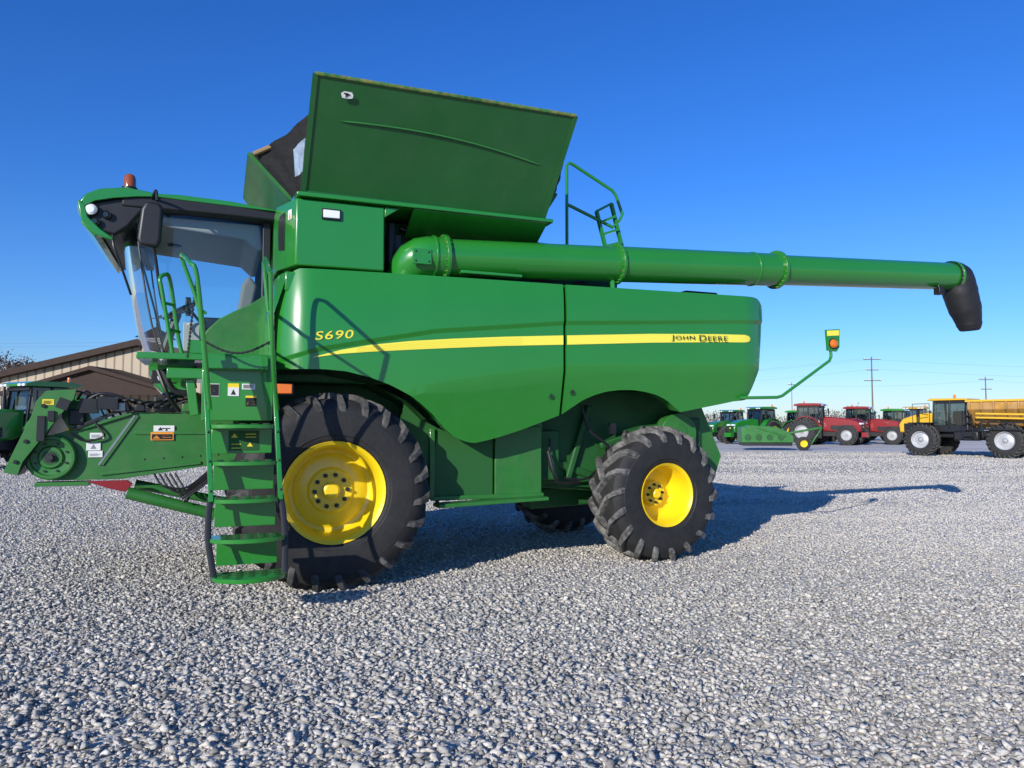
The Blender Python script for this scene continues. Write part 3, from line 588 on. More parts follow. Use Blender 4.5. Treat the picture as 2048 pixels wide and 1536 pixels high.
for L,r in (([(-1.22,-.40,2.3),(-1.27,-.40,2.7),(-1.40,-.42,3.08),(-1.42,-.46,3.15),(-1.41,-.56,3.14),(-1.34,-.84,3.02),(-1.28,-.88,2.9),(-1.20,-.74,2.2),(-1.16,-.62,1.8)],.019),
           ([(-.65,-.40,2.3),(-.68,-.40,2.7),(-.72,-.42,3.10),(-.72,-.48,3.17),(-.72,-.58,3.15),(-.71,-.98,2.96),(-.70,-1.02,2.88),(-.66,-.84,2.2),(-.60,-.62,1.8)],.019),
           ([(-1.50,.05,2.33),(-1.60,.02,2.9),(-1.62,.02,3.02),(-1.58,.06,3.07),(-1.54,.12,3.02),(-1.46,.2,2.5),(-1.42,.2,2.33)],.019)):
    P=[Vector(p) for p in L]; m=MB(); m.tube(smooth(L),r,10)
    if L[0][1]<0: m.tube([P[1],Vector((P[7].x-.01,-.86,2.6))],.015,8)
    else: m.tube([(-1.52,.05,2.55),(-1.45,.2,2.55)],.015,8); m.tube([(-1.58,.04,2.8),(-1.5,.16,2.8)],.015,8)
    m.obj('handrail',LD,[G])
m=MB(); L=[]
for i in range(15):
    t=i/14; L.append((-1.24+.6*t,-.42,2.42-.12*math.sin(pi*t)+.02*t))
for a,b in zip(L,L[1:]): m.tube([a,b],.009,6)
for i in range(14): m.ball(L[i],.014,6)
m.obj('safety_chain',LD,[BO])
m=MB()
for k in range(22): m.ball((-1.30-.003*k,-.15,3.05-.036*k),.013,6,0,(1,1,1.5))
m.obj('safety_chain',LD,[BO])
decal(-1.185,1.93,.10,.12,-.022,WH,[(.05,.05,.95,.95,DB,False),(.35,.35,.65,.7,WH,True)]); decal(-1.01,1.935,.10,.12,-.022,DY,[(.0,.0,1,.68,WH,False),(.25,.1,.75,.55,DB,True)]); decal(-.885,2.0,.12,.055,-.022,WH,txt(.2,6,DB)[:6],label='white instruction decal'); decal(-.85,1.84,.10,.10,-.022,DY,[(.0,.0,1,.8,DB,False),(.1,.15,.35,.5,DY,True),(.5,.15,.9,.22,DY,False),(.5,.4,.9,.47,DY,False)])
decal(-1.0,1.43,.26,.18,lp(0,1.665)[1]+.148,GK,[(.08,.65,.30,.86,DY,True),(.6,.2,.80,.4,DY,True),(.1,.1,.4,.15,DY,False),(.1,.3,.4,.34,DY,False),(.55,.65,.9,.69,DY,False),(.55,.8,.9,.84,DY,False)],LD)
# ================================================================ GROUND
def trackmask(nt,tc):
    N=nt.nodes.new
    mp=N('ShaderNodeMapping'); mp.inputs['Scale'].default_value=(.05,.20,1); mp.inputs['Rotation'].default_value=(0,0,-.25); lin(nt,tc.outputs['Object'],mp.inputs['Vector'])
    n=N('ShaderNodeTexNoise'); n.inputs['Scale'].default_value=1.6; n.inputs['Detail'].default_value=6; lin(nt,mp.outputs[0],n.inputs['Vector'])
    nr=N('ShaderNodeMapRange'); nr.inputs['From Min'].default_value=.40; nr.inputs['From Max'].default_value=.60; nr.inputs['To Max'].default_value=.8; lin(nt,n.outputs['Fac'],nr.inputs['Value'])
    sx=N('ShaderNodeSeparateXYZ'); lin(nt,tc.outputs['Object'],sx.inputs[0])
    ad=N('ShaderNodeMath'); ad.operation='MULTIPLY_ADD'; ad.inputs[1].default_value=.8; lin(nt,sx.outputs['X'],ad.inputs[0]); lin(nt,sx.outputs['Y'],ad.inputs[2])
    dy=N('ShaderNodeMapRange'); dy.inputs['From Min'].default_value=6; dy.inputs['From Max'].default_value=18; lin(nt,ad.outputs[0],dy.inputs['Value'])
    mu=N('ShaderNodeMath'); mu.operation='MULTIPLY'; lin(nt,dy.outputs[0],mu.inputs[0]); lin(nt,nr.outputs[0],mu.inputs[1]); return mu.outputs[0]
def ground_mat():
    m=bpy.data.materials.new('gravel_ground'); m.use_nodes=True; nt=m.node_tree; b=nt.nodes['Principled BSDF']; N=nt.nodes.new
    tc=N('ShaderNodeTexCoord'); b.inputs['Roughness'].default_value=.95; b.inputs['Specular IOR Level'].default_value=.1
    v=N('ShaderNodeTexVoronoi'); v.inputs['Scale'].default_value=26; lin(nt,tc.outputs['Object'],v.inputs['Vector'])
    sep=N('ShaderNodeSeparateColor'); lin(nt,v.outputs['Color'],sep.inputs[0])
    r=N('ShaderNodeValToRGB'); e=r.color_ramp.elements; e[0].position=0; e[0].color=(.32,.30,.26,1); e[1].position=1; e[1].color=(.72,.68,.59,1); x=e.new(.5); x.color=(.53,.495,.43,1)
    lin(nt,sep.outputs[0],r.inputs['Fac'])
    n4=N('ShaderNodeTexNoise'); n4.inputs['Scale'].default_value=9; n4.inputs['Detail'].default_value=8; n4.inputs['Roughness'].default_value=.75; lin(nt,tc.outputs['Object'],n4.inputs['Vector'])
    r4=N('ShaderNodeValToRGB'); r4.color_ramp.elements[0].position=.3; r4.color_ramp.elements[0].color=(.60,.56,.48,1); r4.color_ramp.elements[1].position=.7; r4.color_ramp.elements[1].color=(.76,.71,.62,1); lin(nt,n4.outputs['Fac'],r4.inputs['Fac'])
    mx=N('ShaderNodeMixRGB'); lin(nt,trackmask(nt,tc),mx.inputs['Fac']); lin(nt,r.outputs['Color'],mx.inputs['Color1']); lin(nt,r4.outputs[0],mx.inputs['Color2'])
    lin(nt,mx.outputs[0],b.inputs['Base Color'])
    bp=N('ShaderNodeBump'); bp.inputs['Strength'].default_value=.5; bp.inputs['Distance'].default_value=.02; bp.invert=True; lin(nt,v.outputs['Distance'],bp.inputs['Height']); lin(nt,bp.outputs[0],b.inputs['Normal'])
    return m
m=MB(); S=3000; m.add([(-S,-S,0),(S,-S,0),(S,S,0),(-S,S,0)],[(0,1,2,3)]); g=m.obj('ground',None,[ground_mat()],smooth=False,recalc=False); g['kind']='structure'; g['label']='wide grey crushed stone yard'; g['category']='ground'
def gravel():
    var=[]
    for k in range(18):
        p=rng.normal(size=(10,3)); p/=np.linalg.norm(p,axis=1)[:,None]; p*=rng.uniform(.75,1.15,(10,1)); p*=np.array([1,rng.uniform(.55,.95),rng.uniform(.4,.66)])
        bm=bmesh.new(); [bm.verts.new(q) for q in p]; r=bmesh.ops.convex_hull(bm,input=bm.verts)
        bmesh.ops.delete(bm,geom=[e for e in r['geom_interior'] if isinstance(e,bmesh.types.BMVert)],context='VERTS') if r['geom_interior'] else None
        bmesh.ops.recalc_face_normals(bm,faces=bm.faces); bm.verts.ensure_lookup_table(); bm.verts.index_update()
        V=np.array([q.co[:] for q in bm.verts]); Fc=np.array([[q.index for q in f.verts] for f in bm.faces if len(f.verts)==3]); bm.free(); var.append((V,Fc))
    P=[];Sz=[]
    def fill(y0,y1,dens,smin,smax,bb=3.0):
        A=(y1-y0)*2*(.74*y1+1.2); n=int(A*dens); y=rng.uniform(y0,y1,n); x=rng.uniform(-1,1,n)*(.74*y1+1.2); k=np.abs(x)<(.74*y+1.2); x=x[k];y=y[k]
        P.append(np.stack([x,y],1)); Sz.append(smin+(smax-smin)*rng.beta(1.1,bb,len(x)))
    fill(2.9,5,1700,.007,.050); fill(5,7.5,1300,.009,.047); fill(7.5,11,800,.012,.041); fill(11,16,400,.018,.040); fill(16,26,170,.025,.048); fill(26,46,50,.04,.07)
    P=np.concatenate(P);Sz=np.concatenate(Sz); n=len(P); idx=rng.integers(0,len(var),n); VV=[];FF=[];CC=[];o=0
    for k,(V,Fc) in enumerate(var):
        s=np.where(idx==k)[0]; c=len(s); a=rng.uniform(0,2*pi,c); t=rng.normal(0,.28,c); t2=rng.normal(0,.28,c)
        ca,sa=np.cos(a),np.sin(a); ct,st=np.cos(t),np.sin(t); cu,su=np.cos(t2),np.sin(t2)
        Rz=np.zeros((c,3,3)); Rz[:,0,0]=ca;Rz[:,0,1]=-sa;Rz[:,1,0]=sa;Rz[:,1,1]=ca;Rz[:,2,2]=1
        Rx=np.zeros((c,3,3)); Rx[:,0,0]=1;Rx[:,1,1]=ct;Rx[:,1,2]=-st;Rx[:,2,1]=st;Rx[:,2,2]=ct
        Ry=np.zeros((c,3,3)); Ry[:,1,1]=1;Ry[:,0,0]=cu;Ry[:,0,2]=su;Ry[:,2,0]=-su;Ry[:,2,2]=cu
        R=Rx@Ry@Rz; W=np.einsum('cij,vj->cvi',R,V)*Sz[s][:,None,None]
        W[:,:,0]+=P[s,0][:,None]; W[:,:,1]+=P[s,1][:,None]; W[:,:,2]+=(Sz[s]*rng.uniform(.1,.5,c))[:,None]
        nv=len(V); VV.append(W.reshape(-1,3)); FF.append((Fc[None]+ (np.arange(c)*nv)[:,None,None]+o).reshape(-1,3)); CC.append(np.repeat(rng.uniform(0,1,c),nv)); o+=c*nv
    VV=np.concatenate(VV).astype(np.float32);FF=np.concatenate(FF).astype(np.int32);CC=np.concatenate(CC).astype(np.float32)
    me=bpy.data.meshes.new('gravel'); me.vertices.add(len(VV)); me.vertices.foreach_set('co',VV.ravel()); me.loops.add(FF.size); me.loops.foreach_set('vertex_index',FF.ravel()); me.polygons.add(len(FF)); me.polygons.foreach_set('loop_start',np.arange(0,FF.size,3,dtype=np.int32)); me.update(calc_edges=True)
    at=me.attributes.new('tone','FLOAT','POINT'); at.data.foreach_set('value',CC)
    mt=bpy.data.materials.new('crushed_stone'); mt.use_nodes=True; nt=mt.node_tree; b=nt.nodes['Principled BSDF']; b.inputs['Roughness'].default_value=1.0; b.inputs['Specular IOR Level'].default_value=.05
    a=nt.nodes.new('ShaderNodeAttribute'); a.attribute_name='tone'; r=nt.nodes.new('ShaderNodeValToRGB'); e=r.color_ramp.elements
    e[0].position=0; e[0].color=(.22,.21,.19,1); e[1].position=1; e[1].color=(.70,.66,.58,1)
    for p,c in ((.2,(.36,.34,.30,1)),(.55,(.48,.455,.40,1)),(.8,(.55,.52,.455,1)),(.93,(.60,.54,.45,1))): x=e.new(p); x.color=c
    nt.links.new(a.outputs['Fac'],r.inputs['Fac']); tc=nt.nodes.new('ShaderNodeTexCoord'); nz=nt.nodes.new('ShaderNodeTexNoise'); nz.inputs['Scale'].default_value=90; nz.inputs['Detail'].default_value=4; nt.links.new(tc.outputs['Object'],nz.inputs['Vector'])
    mr=nt.nodes.new('ShaderNodeMapRange'); mr.inputs['From Min'].default_value=.3; mr.inputs['From Max'].default_value=.7; mr.inputs['To Min'].default_value=.75; mr.inputs['To Max'].default_value=1.2; nt.links.new(nz.outputs['Fac'],mr.inputs['Value'])
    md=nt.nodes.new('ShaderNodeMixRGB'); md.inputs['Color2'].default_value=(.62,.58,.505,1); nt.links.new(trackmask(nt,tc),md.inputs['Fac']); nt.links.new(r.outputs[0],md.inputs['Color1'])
    mx=nt.nodes.new('ShaderNodeMixRGB'); mx.blend_type='MULTIPLY'; mx.inputs['Fac'].default_value=1; nt.links.new(md.outputs[0],mx.inputs['Color1']); nt.links.new(mr.outputs[0],mx.inputs['Color2']); nt.links.new(mx.outputs[0],b.inputs['Base Color'])
    me.materials.append(mt); o=mk('gravel',me,None); o['kind']='stuff'; o['label']='loose grey crushed stone covering the yard'; o['category']='gravel'
gravel()
# ================================================================ BACKGROUND VEHICLES
CACHE={}
def part(key,fn,name,parent,mats,bevel=0,loc=(0,0,0)):
    if key not in CACHE: CACHE[key]=fn().mesh(name,mats)
    return mk(name,CACHE[key],parent,loc,bevel)
GLB=glassmat('tractor_cab_glass',(.35,.42,.45),.05)
def tractor(x,y,head,paint,rimm,label,roofm=None,group=None,dual=False,ck='g',s=1.0):
    e=empty('tractor',None,(x,y,0),math.radians(head),label,'tractor',group); e.scale=(s,)*3
    roofm=roofm or paint
    def hood():
        m=MB(); m.prism([(.85,1.15),(.85,2.08),(1.6,2.10),(3.0,1.93),(3.55,1.72),(3.72,1.35),(3.70,.98),(3.3,.92),(1.2,1.0)],-.43,.43,'y',0); return m
    part('hood'+ck,hood,'hood',e,[paint],.09)
    def grille():
        m=MB(); m.box(3.66,3.76,-.34,.34,1.05,1.5,0); m.box(1.6,3.2,-.445,.445,1.1,1.45,0); m.box(3.58,3.735,-.4,-.1,1.52,1.64,1); m.box(3.58,3.735,.1,.4,1.52,1.64,1); m.box(3.765,3.78,-.06,.06,1.28,1.38,2); m.box(3.7,4.1,-.35,.35,.6,.95,3)
        for k in range(5): m.box(3.76,3.775,-.33,.33,1.08+.08*k,1.10+.08*k,3)
        return m
    part('grille'+ck,grille,'grille',e,[BK,LT,YS,paint],.01)
    def ch():
        m=MB(); m.box(-.6,3.3,-.3,.3,.65,1.1,0); m.box(2.75,3.05,-1.0,1.0,.55,.8,0); m.tube([(0,-1.2,1.0),(0,1.2,1.0)],.18,12); m.box(-.9,-.5,-.5,.5,.6,1.2); m.tube([(1.05,-.58,1.2),(1.05,-.58,3.05)],.05,10); m.tube([(1.05,-.58,1.9),(1.05,-.58,2.6)],.09,10); m.box(.5,1.1,.75,1.0,.5,1.3); m.box(.5,1.1,-1.0,-.75,.5,1.3); return m
    part('chassis',ch,'chassis',e,[BK],.02)
    def cab():
        m=MB(); 
        for (a,b) in (((-.75,-.78),(-.70,-.72)),((.95,-.68),(.80,-.68)),((-.75,.78),(-.70,.72)),((.95,.68),(.80,.68)),((.1,-.8),(.1,-.74)),((.1,.8),(.1,.74))):
            m.bar((a[0],a[1],1.35),(b[0],b[1],2.9),.08,.08)
        m.box(-.75,.95,-.75,.75,1.3,1.5); m.box(-.3,.3,-.3,.3,1.5,1.9); m.prism([(-.45,1.85),(-.25,1.85),(-.35,2.5),(-.5,2.5)],-.25,.25,'y'); m.box(-.72,.9,-.7,.7,2.78,2.92); return m
    part('cabf',cab,'cab_frame',e,[BK],.01)
    def gl():
        m=MB(); m.prism([(-.72,1.5),(.92,1.5),(.78,2.88),(-.68,2.88)],-.74,.74,'y'); return m
    part('cabg',gl,'cab_window',e,[GLB],0)
    def roof():
        m=MB(); m.prism([(-.95,2.93),(-.92,3.06),(-.5,3.13),(.8,3.11),(1.1,3.02),(1.08,2.93)],-.85,.85,'y',0); 
        for yy in (-.7,-.45,.45,.7): m.box(1.04,1.12,yy-.09,yy+.09,2.93,3.02,1)
        m.tube([(-.6,.6,3.1),(-.6,.6,3.32)],.06,10,2); return m
    part('roof'+ck,roof,'cab_roof',e,[roofm,LT,OR],.03)
    for sg in (-1,1):
        def fen():
            m=MB(); pts=[(1.14*math.cos(a),1.0+1.14*math.sin(a)) for a in [math.radians(20+14*i) for i in range(11)]]; inn=[(p[0]*.95,1+(p[1]-1)*.95) for p in pts[::-1]]
            m.prism(pts+inn,sg*.72,sg*1.25,'y'); return m
        part('fen%d'%sg+ck,fen,'fender',e,[paint],0)
        def mir():
            m=MB(); m.tube([(.9,sg*.7,2.6),(1.0,sg*1.3,2.65)],.02,6); m.box(.97,1.03,min(sg*1.2,sg*1.4),max(sg*1.2,sg*1.4),2.35,2.75); return m
        part('mir%d'%sg,mir,'mirror',e,[BK],0)
        for j,off in enumerate((1.38,2.15) if dual else (1.38,)):
            wheel(e,(0,sg*off,.985),0 if sg<0 else pi,FT,rimm,.98)
        wheel(e,(2.9,sg*1.3,.74),(0 if sg<0 else pi)+.0,FT,rimm,.74)
    return e
grp='tractors parked in a row across the yard'
WR=rim_mesh(.5,.66,srp,10,.13,.12,mat('pale_rim',(.40,.40,.39),.5),hub=.07)
tractor(25.4,64,-38,RD,WR,'red tractor with dual wheels facing the yard',None,grp,True,'r',s=1.12)
tractor(30.4,66,-40,RD,WR,'red tractor with pale wheel rims parked in row',None,grp,False,'r',s=1.05)
tractor(34.6,68,-40,G,FR,'green tractor with yellow wheels beside red tractor',None,grp,False,'g')
tractor(22.3,67,-150,G,FR,'green tractor with yellow wheels facing away',None,grp,False,'g',s=1.05)
tractor(21.4,73,-140,G,FR,'green tractor partly hidden behind another machine',None,grp,False,'g')
tractor(39.3,73,-130,SPY,WR,'yellow tractor parked behind the spreader truck',None,grp,False,'y',s=1.1)
tractor(37.6,80,-45,G,FR,'green tractor half hidden by other machines',None,grp,False,'g')
tractor(28.9,76,-45,G,FR,'green tractor standing behind two red tractors',None,grp,False,'g')
tractor(-18.9,30.2,-118,G,FR,'green tractor with front grille beside tan building',None,None,False,'g',s=1.08)
e=empty('hay_mower',None,(17.6,50,0),math.radians(-8),'low green trailed mower with yellow wheels','implement')
m=MB(); m.prism([(-2.4,.5),(-2.4,1.5),(-1.8,1.65),(-.2,1.55),(.6,1.2),(.9,.9),(.9,.5)],-.9,.9,'y'); m.bar((.7,0,1.1),(2.9,0,1.5),.14,.2); m.bar((2.9,0,1.5),(2.2,0,.4),.1,.1); m.bar((-1.4,-.93,1.5),(.4,-.93,.9),.12,.08); m.obj('mower_frame',e,[GD],.05)
m=MB(); m.box(-2.3,.8,-.95,.95,.3,.5); m.obj('mower_skirt',e,[BK],.02)
for k in range(4):
    m=MB(); m.lathe([(-.95,.0001),(-.95,.18),(-.91,.20)],16,0,(-2.0+.7*k,0,.85)); m.obj('drive_cover',e,[GK])
wheel(e,(1.5,-1.0,.45),0,FT,FR,.45)
def spreader():
    hd=math.radians(128); e=empty('spreader_truck',None,(0,0,0),hd,'golden yellow dry spreader truck with black cab','spreader truck')
    c,s=math.cos(hd),math.sin(hd); side=1.5; lx,ly=4.0,side
    e.location=(21.8-(c*lx-s*ly),40.2-(s*lx+c*ly),0)
    for (x,sg) in ((4.0,1),(4.0,-1),(0,1),(0,-1)):
        wheel(e,(x,sg*1.5,.88),pi if sg>0 else 0,FT,SRM,.88)
    m=MB(); m.box(-1.6,5.0,-.45,.45,1.0,1.35); m.box(3.8,4.2,-1.1,1.1,.8,1.05); m.box(-.2,.2,-1.1,1.1,.8,1.05); m.obj('chassis',e,[BK],.03)
    for sg in (-1,1):
        m=MB(); m.box(1.3,2.5,min(sg*.5,sg*1.1),max(sg*.5,sg*1.1),.85,1.35); m.obj('fuel_tank',e,[BK],.08)
    m=MB(); m.prism([(3.6,1.35),(3.6,2.3),(4.4,2.3),(5.3,2.0),(5.5,1.7),(5.45,1.25)],-.6,.6,'y'); m.obj('hood',e,[SPY],.07)
    m=MB(); m.box(4.3,5.2,.6,.63,1.3,1.75); m.box(5.4,5.55,-.5,.5,1.3,1.8); m.box(3.4,4.6,.63,1.5,1.75,1.8); m.bar((4.0,1.3,1.78),(3.3,1.3,1.1),.08,.3); m.bar((4.6,.9,1.8),(4.6,.9,2.8),.03,.03); m.bar((3.6,1.2,1.8),(3.6,1.2,2.8),.03,.03); m.bar((3.6,1.2,2.8),(4.6,.9,2.8),.03,.03); m.obj('front_guard',e,[BK],.01)
    m=MB(); 
    for (a,b) in ((2.0,.8),(3.6,.8),(2.0,-.8),(3.6,-.8),(2.8,.82)): m.bar((a,b,1.5),(a-.05,b*.95,2.95),.08,.08)
    m.box(2.0,3.65,-.8,.8,1.3,1.65); m.box(2.3,2.8,-.3,.3,1.6,2.4); m.box(2.0,3.6,-.78,.78,2.82,2.95); m.obj('cab_frame',e,[BK],.02)
    m=MB(); m.box(2.05,3.58,-.76,.76,1.66,2.81); m.obj('cab_window',e,[GLB])
    m=MB(); m.prism([(1.85,2.96),(1.9,3.05),(3.7,3.08),(3.85,2.96)],-.9,.9,'y'); m.obj('cab_roof',e,[SPY],.03)
    m=MB(); m.lathe([(0,.07),(.2,.06),(.22,.0001)],12,0,(2.8,0,3.07),'z'); m.obj('beacon',e,[OR])
    m=MB(); m.prism([(-.5,1.55),(.5,1.55),(1.35,2.45),(1.35,2.85),(-1.35,2.85),(-1.35,2.45)],-2.4,1.7,'x'); m.obj('hopper',e,[SPT],.03)
    for k in range(8):
        m=MB(); x=-2.3+k*.55; m.bar((x,.53,1.56),(x,1.42,2.45),.07,.09); m.bar((x,1.42,2.45),(x,1.42,2.86),.07,.09); m.obj('hopper_rib',e,[SPT])
    for sg in (-1,1):
        m=MB(); m.bar((-2.45,sg*1.38,2.89),(1.75,sg*1.38,2.89),.1,.12); m.obj('hopper_rail',e,[SPY])
    for z0 in (2.12,1.92):
        m=MB(); m.bar((-2.6,1.62,z0),(1.2,1.62,z0+.12),.09,.09); m.obj('folded_boom',e,[SPY],.01)
    m=MB(); m.bar((-2.6,1.6,1.75),(1.0,1.6,1.8),.06,.06); m.bar((-2.6,1.6,1.4),(.9,1.6,1.45),.08,.08); m.box(-2.7,-2.4,-1.5,1.6,1.0,1.95); m.bar((1.0,1.6,2.1),(.9,1.6,1.0),.08,.08)
    for k in range(6): m.bar((-2.4+.55*k,1.6,1.42),(-2.1+.55*k,1.6,1.76),.05,.05)
    m.obj('boom_frame',e,[BK],.01)
    m=MB(); m.box(1.72,1.95,-.8,.9,1.36,2.5); m.tube([(1.85,.95,1.4),(1.85,.95,2.95)],.08,10); m.obj('engine_stack',e,[BK])
    m=MB(); m.bar((1.4,1.45,1.0),(1.6,1.15,2.4),.05,.05); m.bar((1.9,1.45,1.0),(2.0,1.15,2.4),.05,.05)
    for k in range(4): m.bar((1.42+.05*k,1.42-.08*k,1.15+.33*k),(1.92+.03*k,1.42-.08*k,1.15+.33*k),.05,.1)
    m.obj('cab_ladder',e,[BK])
    m=MB(); m.tube([(3.8,.9,2.2),(4.1,1.35,2.3)],.02,6); m.box(4.05,4.15,1.3,1.5,2.1,2.5); m.obj('mirror',e,[BK])
spreader()
# ================================================================ BUILDING
def wallmat():
    m=bpy.data.materials.new('ribbed_tan_siding'); m.use_nodes=True; nt=m.node_tree; b=nt.nodes['Principled BSDF']; tc=nt.nodes.new('ShaderNodeTexCoord')
    w=nt.nodes.new('ShaderNodeTexWave'); w.inputs['Scale'].default_value=.45; w.bands_direction='X'; nt.links.new(tc.outputs['Object'],w.inputs['Vector'])
    r=nt.nodes.new('ShaderNodeValToRGB'); r.color_ramp.elements[0].color=(.16,.125,.08,1); r.color_ramp.elements[1].color=(.40,.32,.215,1); r.color_ramp.elements[0].position=.02; r.color_ramp.elements[1].position=.2
    nt.links.new(w.outputs['Fac'],r.inputs['Fac']); nt.links.new(r.outputs[0],b.inputs['Base Color']); b.inputs['Roughness'].default_value=.6
    return m
WM=wallmat(); BR=mat('dark_brown_metal',(.032,.016,.010),.6,0,0,.2,2,spec=.2); 
B_=empty('metal_building',None,(-29.8,60,0),0,'tan metal building with dark brown gabled roof','building')
m=MB(); m.prism([(-16,0),(-16,4.25),(0,8.0),(16,4.25),(16,0)],0,24,'y'); m.obj('wall',B_,[WM],smooth=False)
m=MB()
m.prism([(0,8.0),(-16.8,4.05),(-16.8,4.55),(0,8.5),(16.8,4.55),(16.8,4.05)],-.7,24.7,'y')
m.obj('roof',B_,[BR],smooth=False)
m=MB(); m.box(-1.0,1.0,1.5,3.5,7.9,8.9,0); m.add([(-1.2,1.3,8.9),(1.2,1.3,8.9),(1.2,3.7,8.9),(-1.2,3.7,8.9),(0,2.5,9.9)],[(0,1,4),(1,2,4),(2,3,4),(3,0,4),(0,3,2,1)],1)
m.tube([(0,2.5,9.8),(0,2.5,11)],.03,6,1); m.bar((-.5,2.5,10.6),(.5,2.5,10.6),.05,.05,1); m.prism([(.1,10.65),(.5,10.62),(.4,10.9),(.2,10.8)],2.48,2.52,'y',1)
for k in range(6): m.box(-.8,.8,1.46,1.5,8.0+k*.14,8.05+k*.14,1)
m.obj('cupola',B_,[mat('pale_cupola',(.30,.25,.23),.6),BR],smooth=False)
m=MB(); m.prism([(-1.5,5.75),(-8.2,3.85),(-8.2,4.1),(-1.5,6.05),(5.2,4.1),(5.2,3.85)],-4.6,-.01,'y'); m.box(-7.6,-7.3,-4.3,-4.0,0,4.0); m.box(4.3,4.6,-4.3,-4.0,0,4.0); m.obj('porch_roof',B_,[BR],smooth=False)
m=MB(); m.prism([(-7.8,3.9),(-1.5,5.70),(4.8,3.9)],-4.2,-4.05,'y'); m.obj('porch_gable',B_,[BR],smooth=False)
for a,b,z in ((-3,0,2.6),(-12,-9,3.2)):
    m=MB(); m.box(a,b,-.06,0,0,z,0); m.obj('entrance_door',B_,[mat('door_white',(.6,.58,.52),.5)],smooth=False)
# ================================================================ TREES / POLES
def tree(x,y,h,label,leafcol,n=2600,cat='tree'):
    e=empty('tree',None,(x,y,0),0,label,cat); R=random.Random(int(x*7+y)); m=MB(); m.tube([(0,0,0),(.1,0,h*.2),(0,.1,h*.4)],[.28,.2,.15],8)
    tips=[]
    def br(p,d,l,r,k):
        q=p+d*l; m.tube([p,(p+q)/2+Vector((R.uniform(-.1,.1),R.uniform(-.1,.1),0))*l,q],[r,r*.8,r*.55],5); 
        if k==0: tips.append(q); return
        for _ in range(3):
            dd=(d+Vector((R.uniform(-.7,.7),R.uniform(-.7,.7),R.uniform(-.1,.5)))).normalized(); br(q,dd,l*R.uniform(.6,.8),r*.55,k-1)
        tips.append(q)
    for _ in range(5): br(Vector((0,0,h*R.uniform(.25,.4))),Vector((R.uniform(-.8,.8),R.uniform(-.8,.8),1)).normalized(),h*.24,.1,3)
    m.obj('trunk',e,[mat('bark',(.09,.07,.055),.9)])
    m=MB()
    for i in range(n):
        t=R.choice(tips); p=t+Vector((R.gauss(0,.4),R.gauss(0,.4),R.gauss(0,.35))); a=R.uniform(.06,.13); u=Vector((R.gauss(0,1),R.gauss(0,1),R.gauss(0,1))).normalized(); w=u.orthogonal().normalized()
        m.add([p-u*a,p+w*a*.6,p+u*a,p-w*a*.6],[(0,1,2,3)],R.randint(0,1))
    m.obj('crown',e,[mat(leafcol[0],leafcol[1],.9),mat(leafcol[2],leafcol[3],.9)],smooth=False,recalc=False)
tree(-47.5,69,8.6,'half bare tree with reddish brown leaves by building',('rust_leaf',(.16,.08,.04),'brown_leaf',(.10,.065,.04)))
tree(-52,74,7.6,'half bare brown tree beside metal building',('rust_leaf',(.16,.08,.04),'brown_leaf',(.10,.065,.04)))
m=MB(); R=random.Random(3)
for i in range(16000):
    x=R.uniform(20,330); base=5.2+2.2*math.sin(x*.11)+1.6*math.sin(x*.37+1)+.8*math.sin(x*1.3); z=R.uniform(0,1)**.8*max(2,base)+R.gauss(0,.4); y=300+R.uniform(-8,8); a=R.uniform(.3,.8)
    w=R.uniform(-.4,.4); m.add([(x-a*.3,y,z),(x+a*.3,y,z+.1),(x+w+.1,y,z+a*1.4)],[(0,1,2)],R.randint(0,1))
m.box(20,330,305,306,0,3,1)
o=m.obj('distant_woodland',None,[mat('bare_wood',(.13,.11,.095),.95),mat('bare_wood_dark',(.08,.075,.065),.95)],smooth=False,recalc=False); o['kind']='stuff'; o['label']='low line of bare winter trees on the horizon'; o['category']='woodland'
WD=mat('weathered_wood',(.15,.125,.10),.9)
def pole(x,y,h,arms=2,grp='utility poles along the road',t=1):
    e=empty('utility_pole',None,(x,y,0),0,'tall wooden utility pole with crossarms and wires','utility pole',grp)
    m=MB(); m.tube([(0,0,0),(0,0,h)],[.17*t,.11*t],8); m.obj('pole_shaft',e,[WD])
    for k in range(arms):
        m=MB(); z=h-.5-1.7*k; w=(1.6-.4*(k%2))*t; m.box(-w,w,-.25,-.1,z,z+.12,0)
        for q in (-.9,-.5,.5,.9): m.lathe([(0,.05),(.2,.04),(.22,.0001)],8,1,(q*w,-.17,z+.12),'z')
        m.obj('crossarm',e,[WD,ST])
    return e
P1=pole(57.7,120,12.6,3,t=.85); P2=pole(56,150,10.2,1,t=.5); P3=pole(82.2,130,10,2,t=.75)
WG=mat('wire_grey',(.13,.14,.15),.6)
def wire(pts,label='thin overhead power wires sagging between poles',r=.009):
    e=empty('power_line',None,tuple(pts[0][0]),0,label,'power line','overhead power lines'); o=Vector(pts[0][0])
    for (a,b) in pts:
        m=MB(); a=Vector(a);b=Vector(b); L=[]
        for i in range(17):
            t=i/16; p=a.lerp(b,t)-o; p.z-=4*t*(1-t)*(b-a).length*.018; L.append(p)
        m.tube(L,r,4,0,False); m.obj('wire',e,[WG])
wire([((57.7-1.3,120,12.3),(-10,180,13)),((57.7+1.3,120,12.3),(-6,180,13)),((57.7,120,10.6),(-8,180,10.5))])
wire([((57.7-1.3,120,12.3),(140,118,12)),((57.7+1.3,120,10.6),(140,118,10.4)),((56,150,9.6),(82.2,130,9.4)),((82.2,130,9.4),(140,128,9.2))])
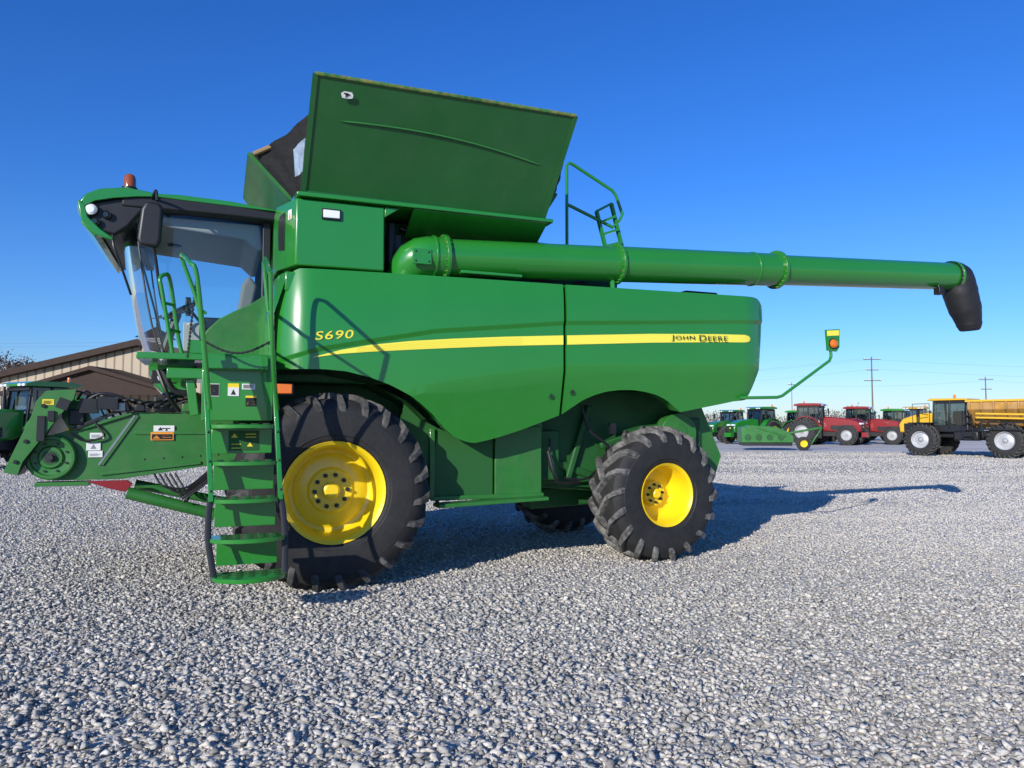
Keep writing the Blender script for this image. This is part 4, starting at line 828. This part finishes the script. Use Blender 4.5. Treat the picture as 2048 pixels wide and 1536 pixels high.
wire([((-110,90,13.0),(-20,110,15.5)),((-110,90,12.5),(-20,110,15.0)),((-100,95,8.6),(-20,115,9.2))],r=.009)
# ================================================================ LIGHT / WORLD / CAMERA
el=math.radians(19.5); hx,hy=.48,.877
d=Vector((hx*math.cos(el),hy*math.cos(el),-math.sin(el)))
sd=bpy.data.lights.new('sun','SUN'); sd.energy=5.0; sd.angle=math.radians(.5); sd.color=(1,.95,.89)
so=bpy.data.objects.new('sun',sd); COL.objects.link(so); so.rotation_euler=d.to_track_quat('-Z','Y').to_euler(); so.location=(-20,-30,20)
w=bpy.data.worlds.new('World'); scene.world=w; w.use_nodes=True; nt=w.node_tree; bg=nt.nodes['Background']; sk=nt.nodes.new('ShaderNodeTexSky'); sk.sky_type='NISHITA'; sk.sun_disc=False; sk.sun_elevation=el; sk.sun_rotation=math.atan2(-hx,-hy)%(2*pi); sk.air_density=1.0; sk.dust_density=.3; sk.ozone_density=3.0; sk.altitude=200
tc=nt.nodes.new('ShaderNodeTexCoord'); sx=nt.nodes.new('ShaderNodeSeparateXYZ'); nt.links.new(tc.outputs['Generated'],sx.inputs[0])
rp=nt.nodes.new('ShaderNodeValToRGB'); e=rp.color_ramp.elements; e[0].position=0.0; e[0].color=(.66,.74,.98,1); e[1].position=.6; e[1].color=(.15,.54,1.22,1); x=e.new(.12); x.color=(.40,.70,1.12,1); x=e.new(.3); x.color=(.235,.61,1.20,1)
nt.links.new(sx.outputs['Z'],rp.inputs['Fac'])
tint=nt.nodes.new('ShaderNodeMixRGB'); tint.blend_type='MULTIPLY'; tint.inputs['Fac'].default_value=1; nt.links.new(rp.outputs[0],tint.inputs['Color2'])
nt.links.new(sk.outputs[0],tint.inputs['Color1']); nt.links.new(tint.outputs[0],bg.inputs['Color']); bg.inputs['Strength'].default_value=.15
cd=bpy.data.cameras.new('camera'); cd.sensor_width=36; cd.lens=36*1500/2048; cd.clip_end=6000; cd.clip_start=.05
co=bpy.data.objects.new('camera',cd); COL.objects.link(co); co.location=(0,0,1.66); co.rotation_euler=(math.radians(90)+math.atan(82/1500),0,0); scene.camera=co
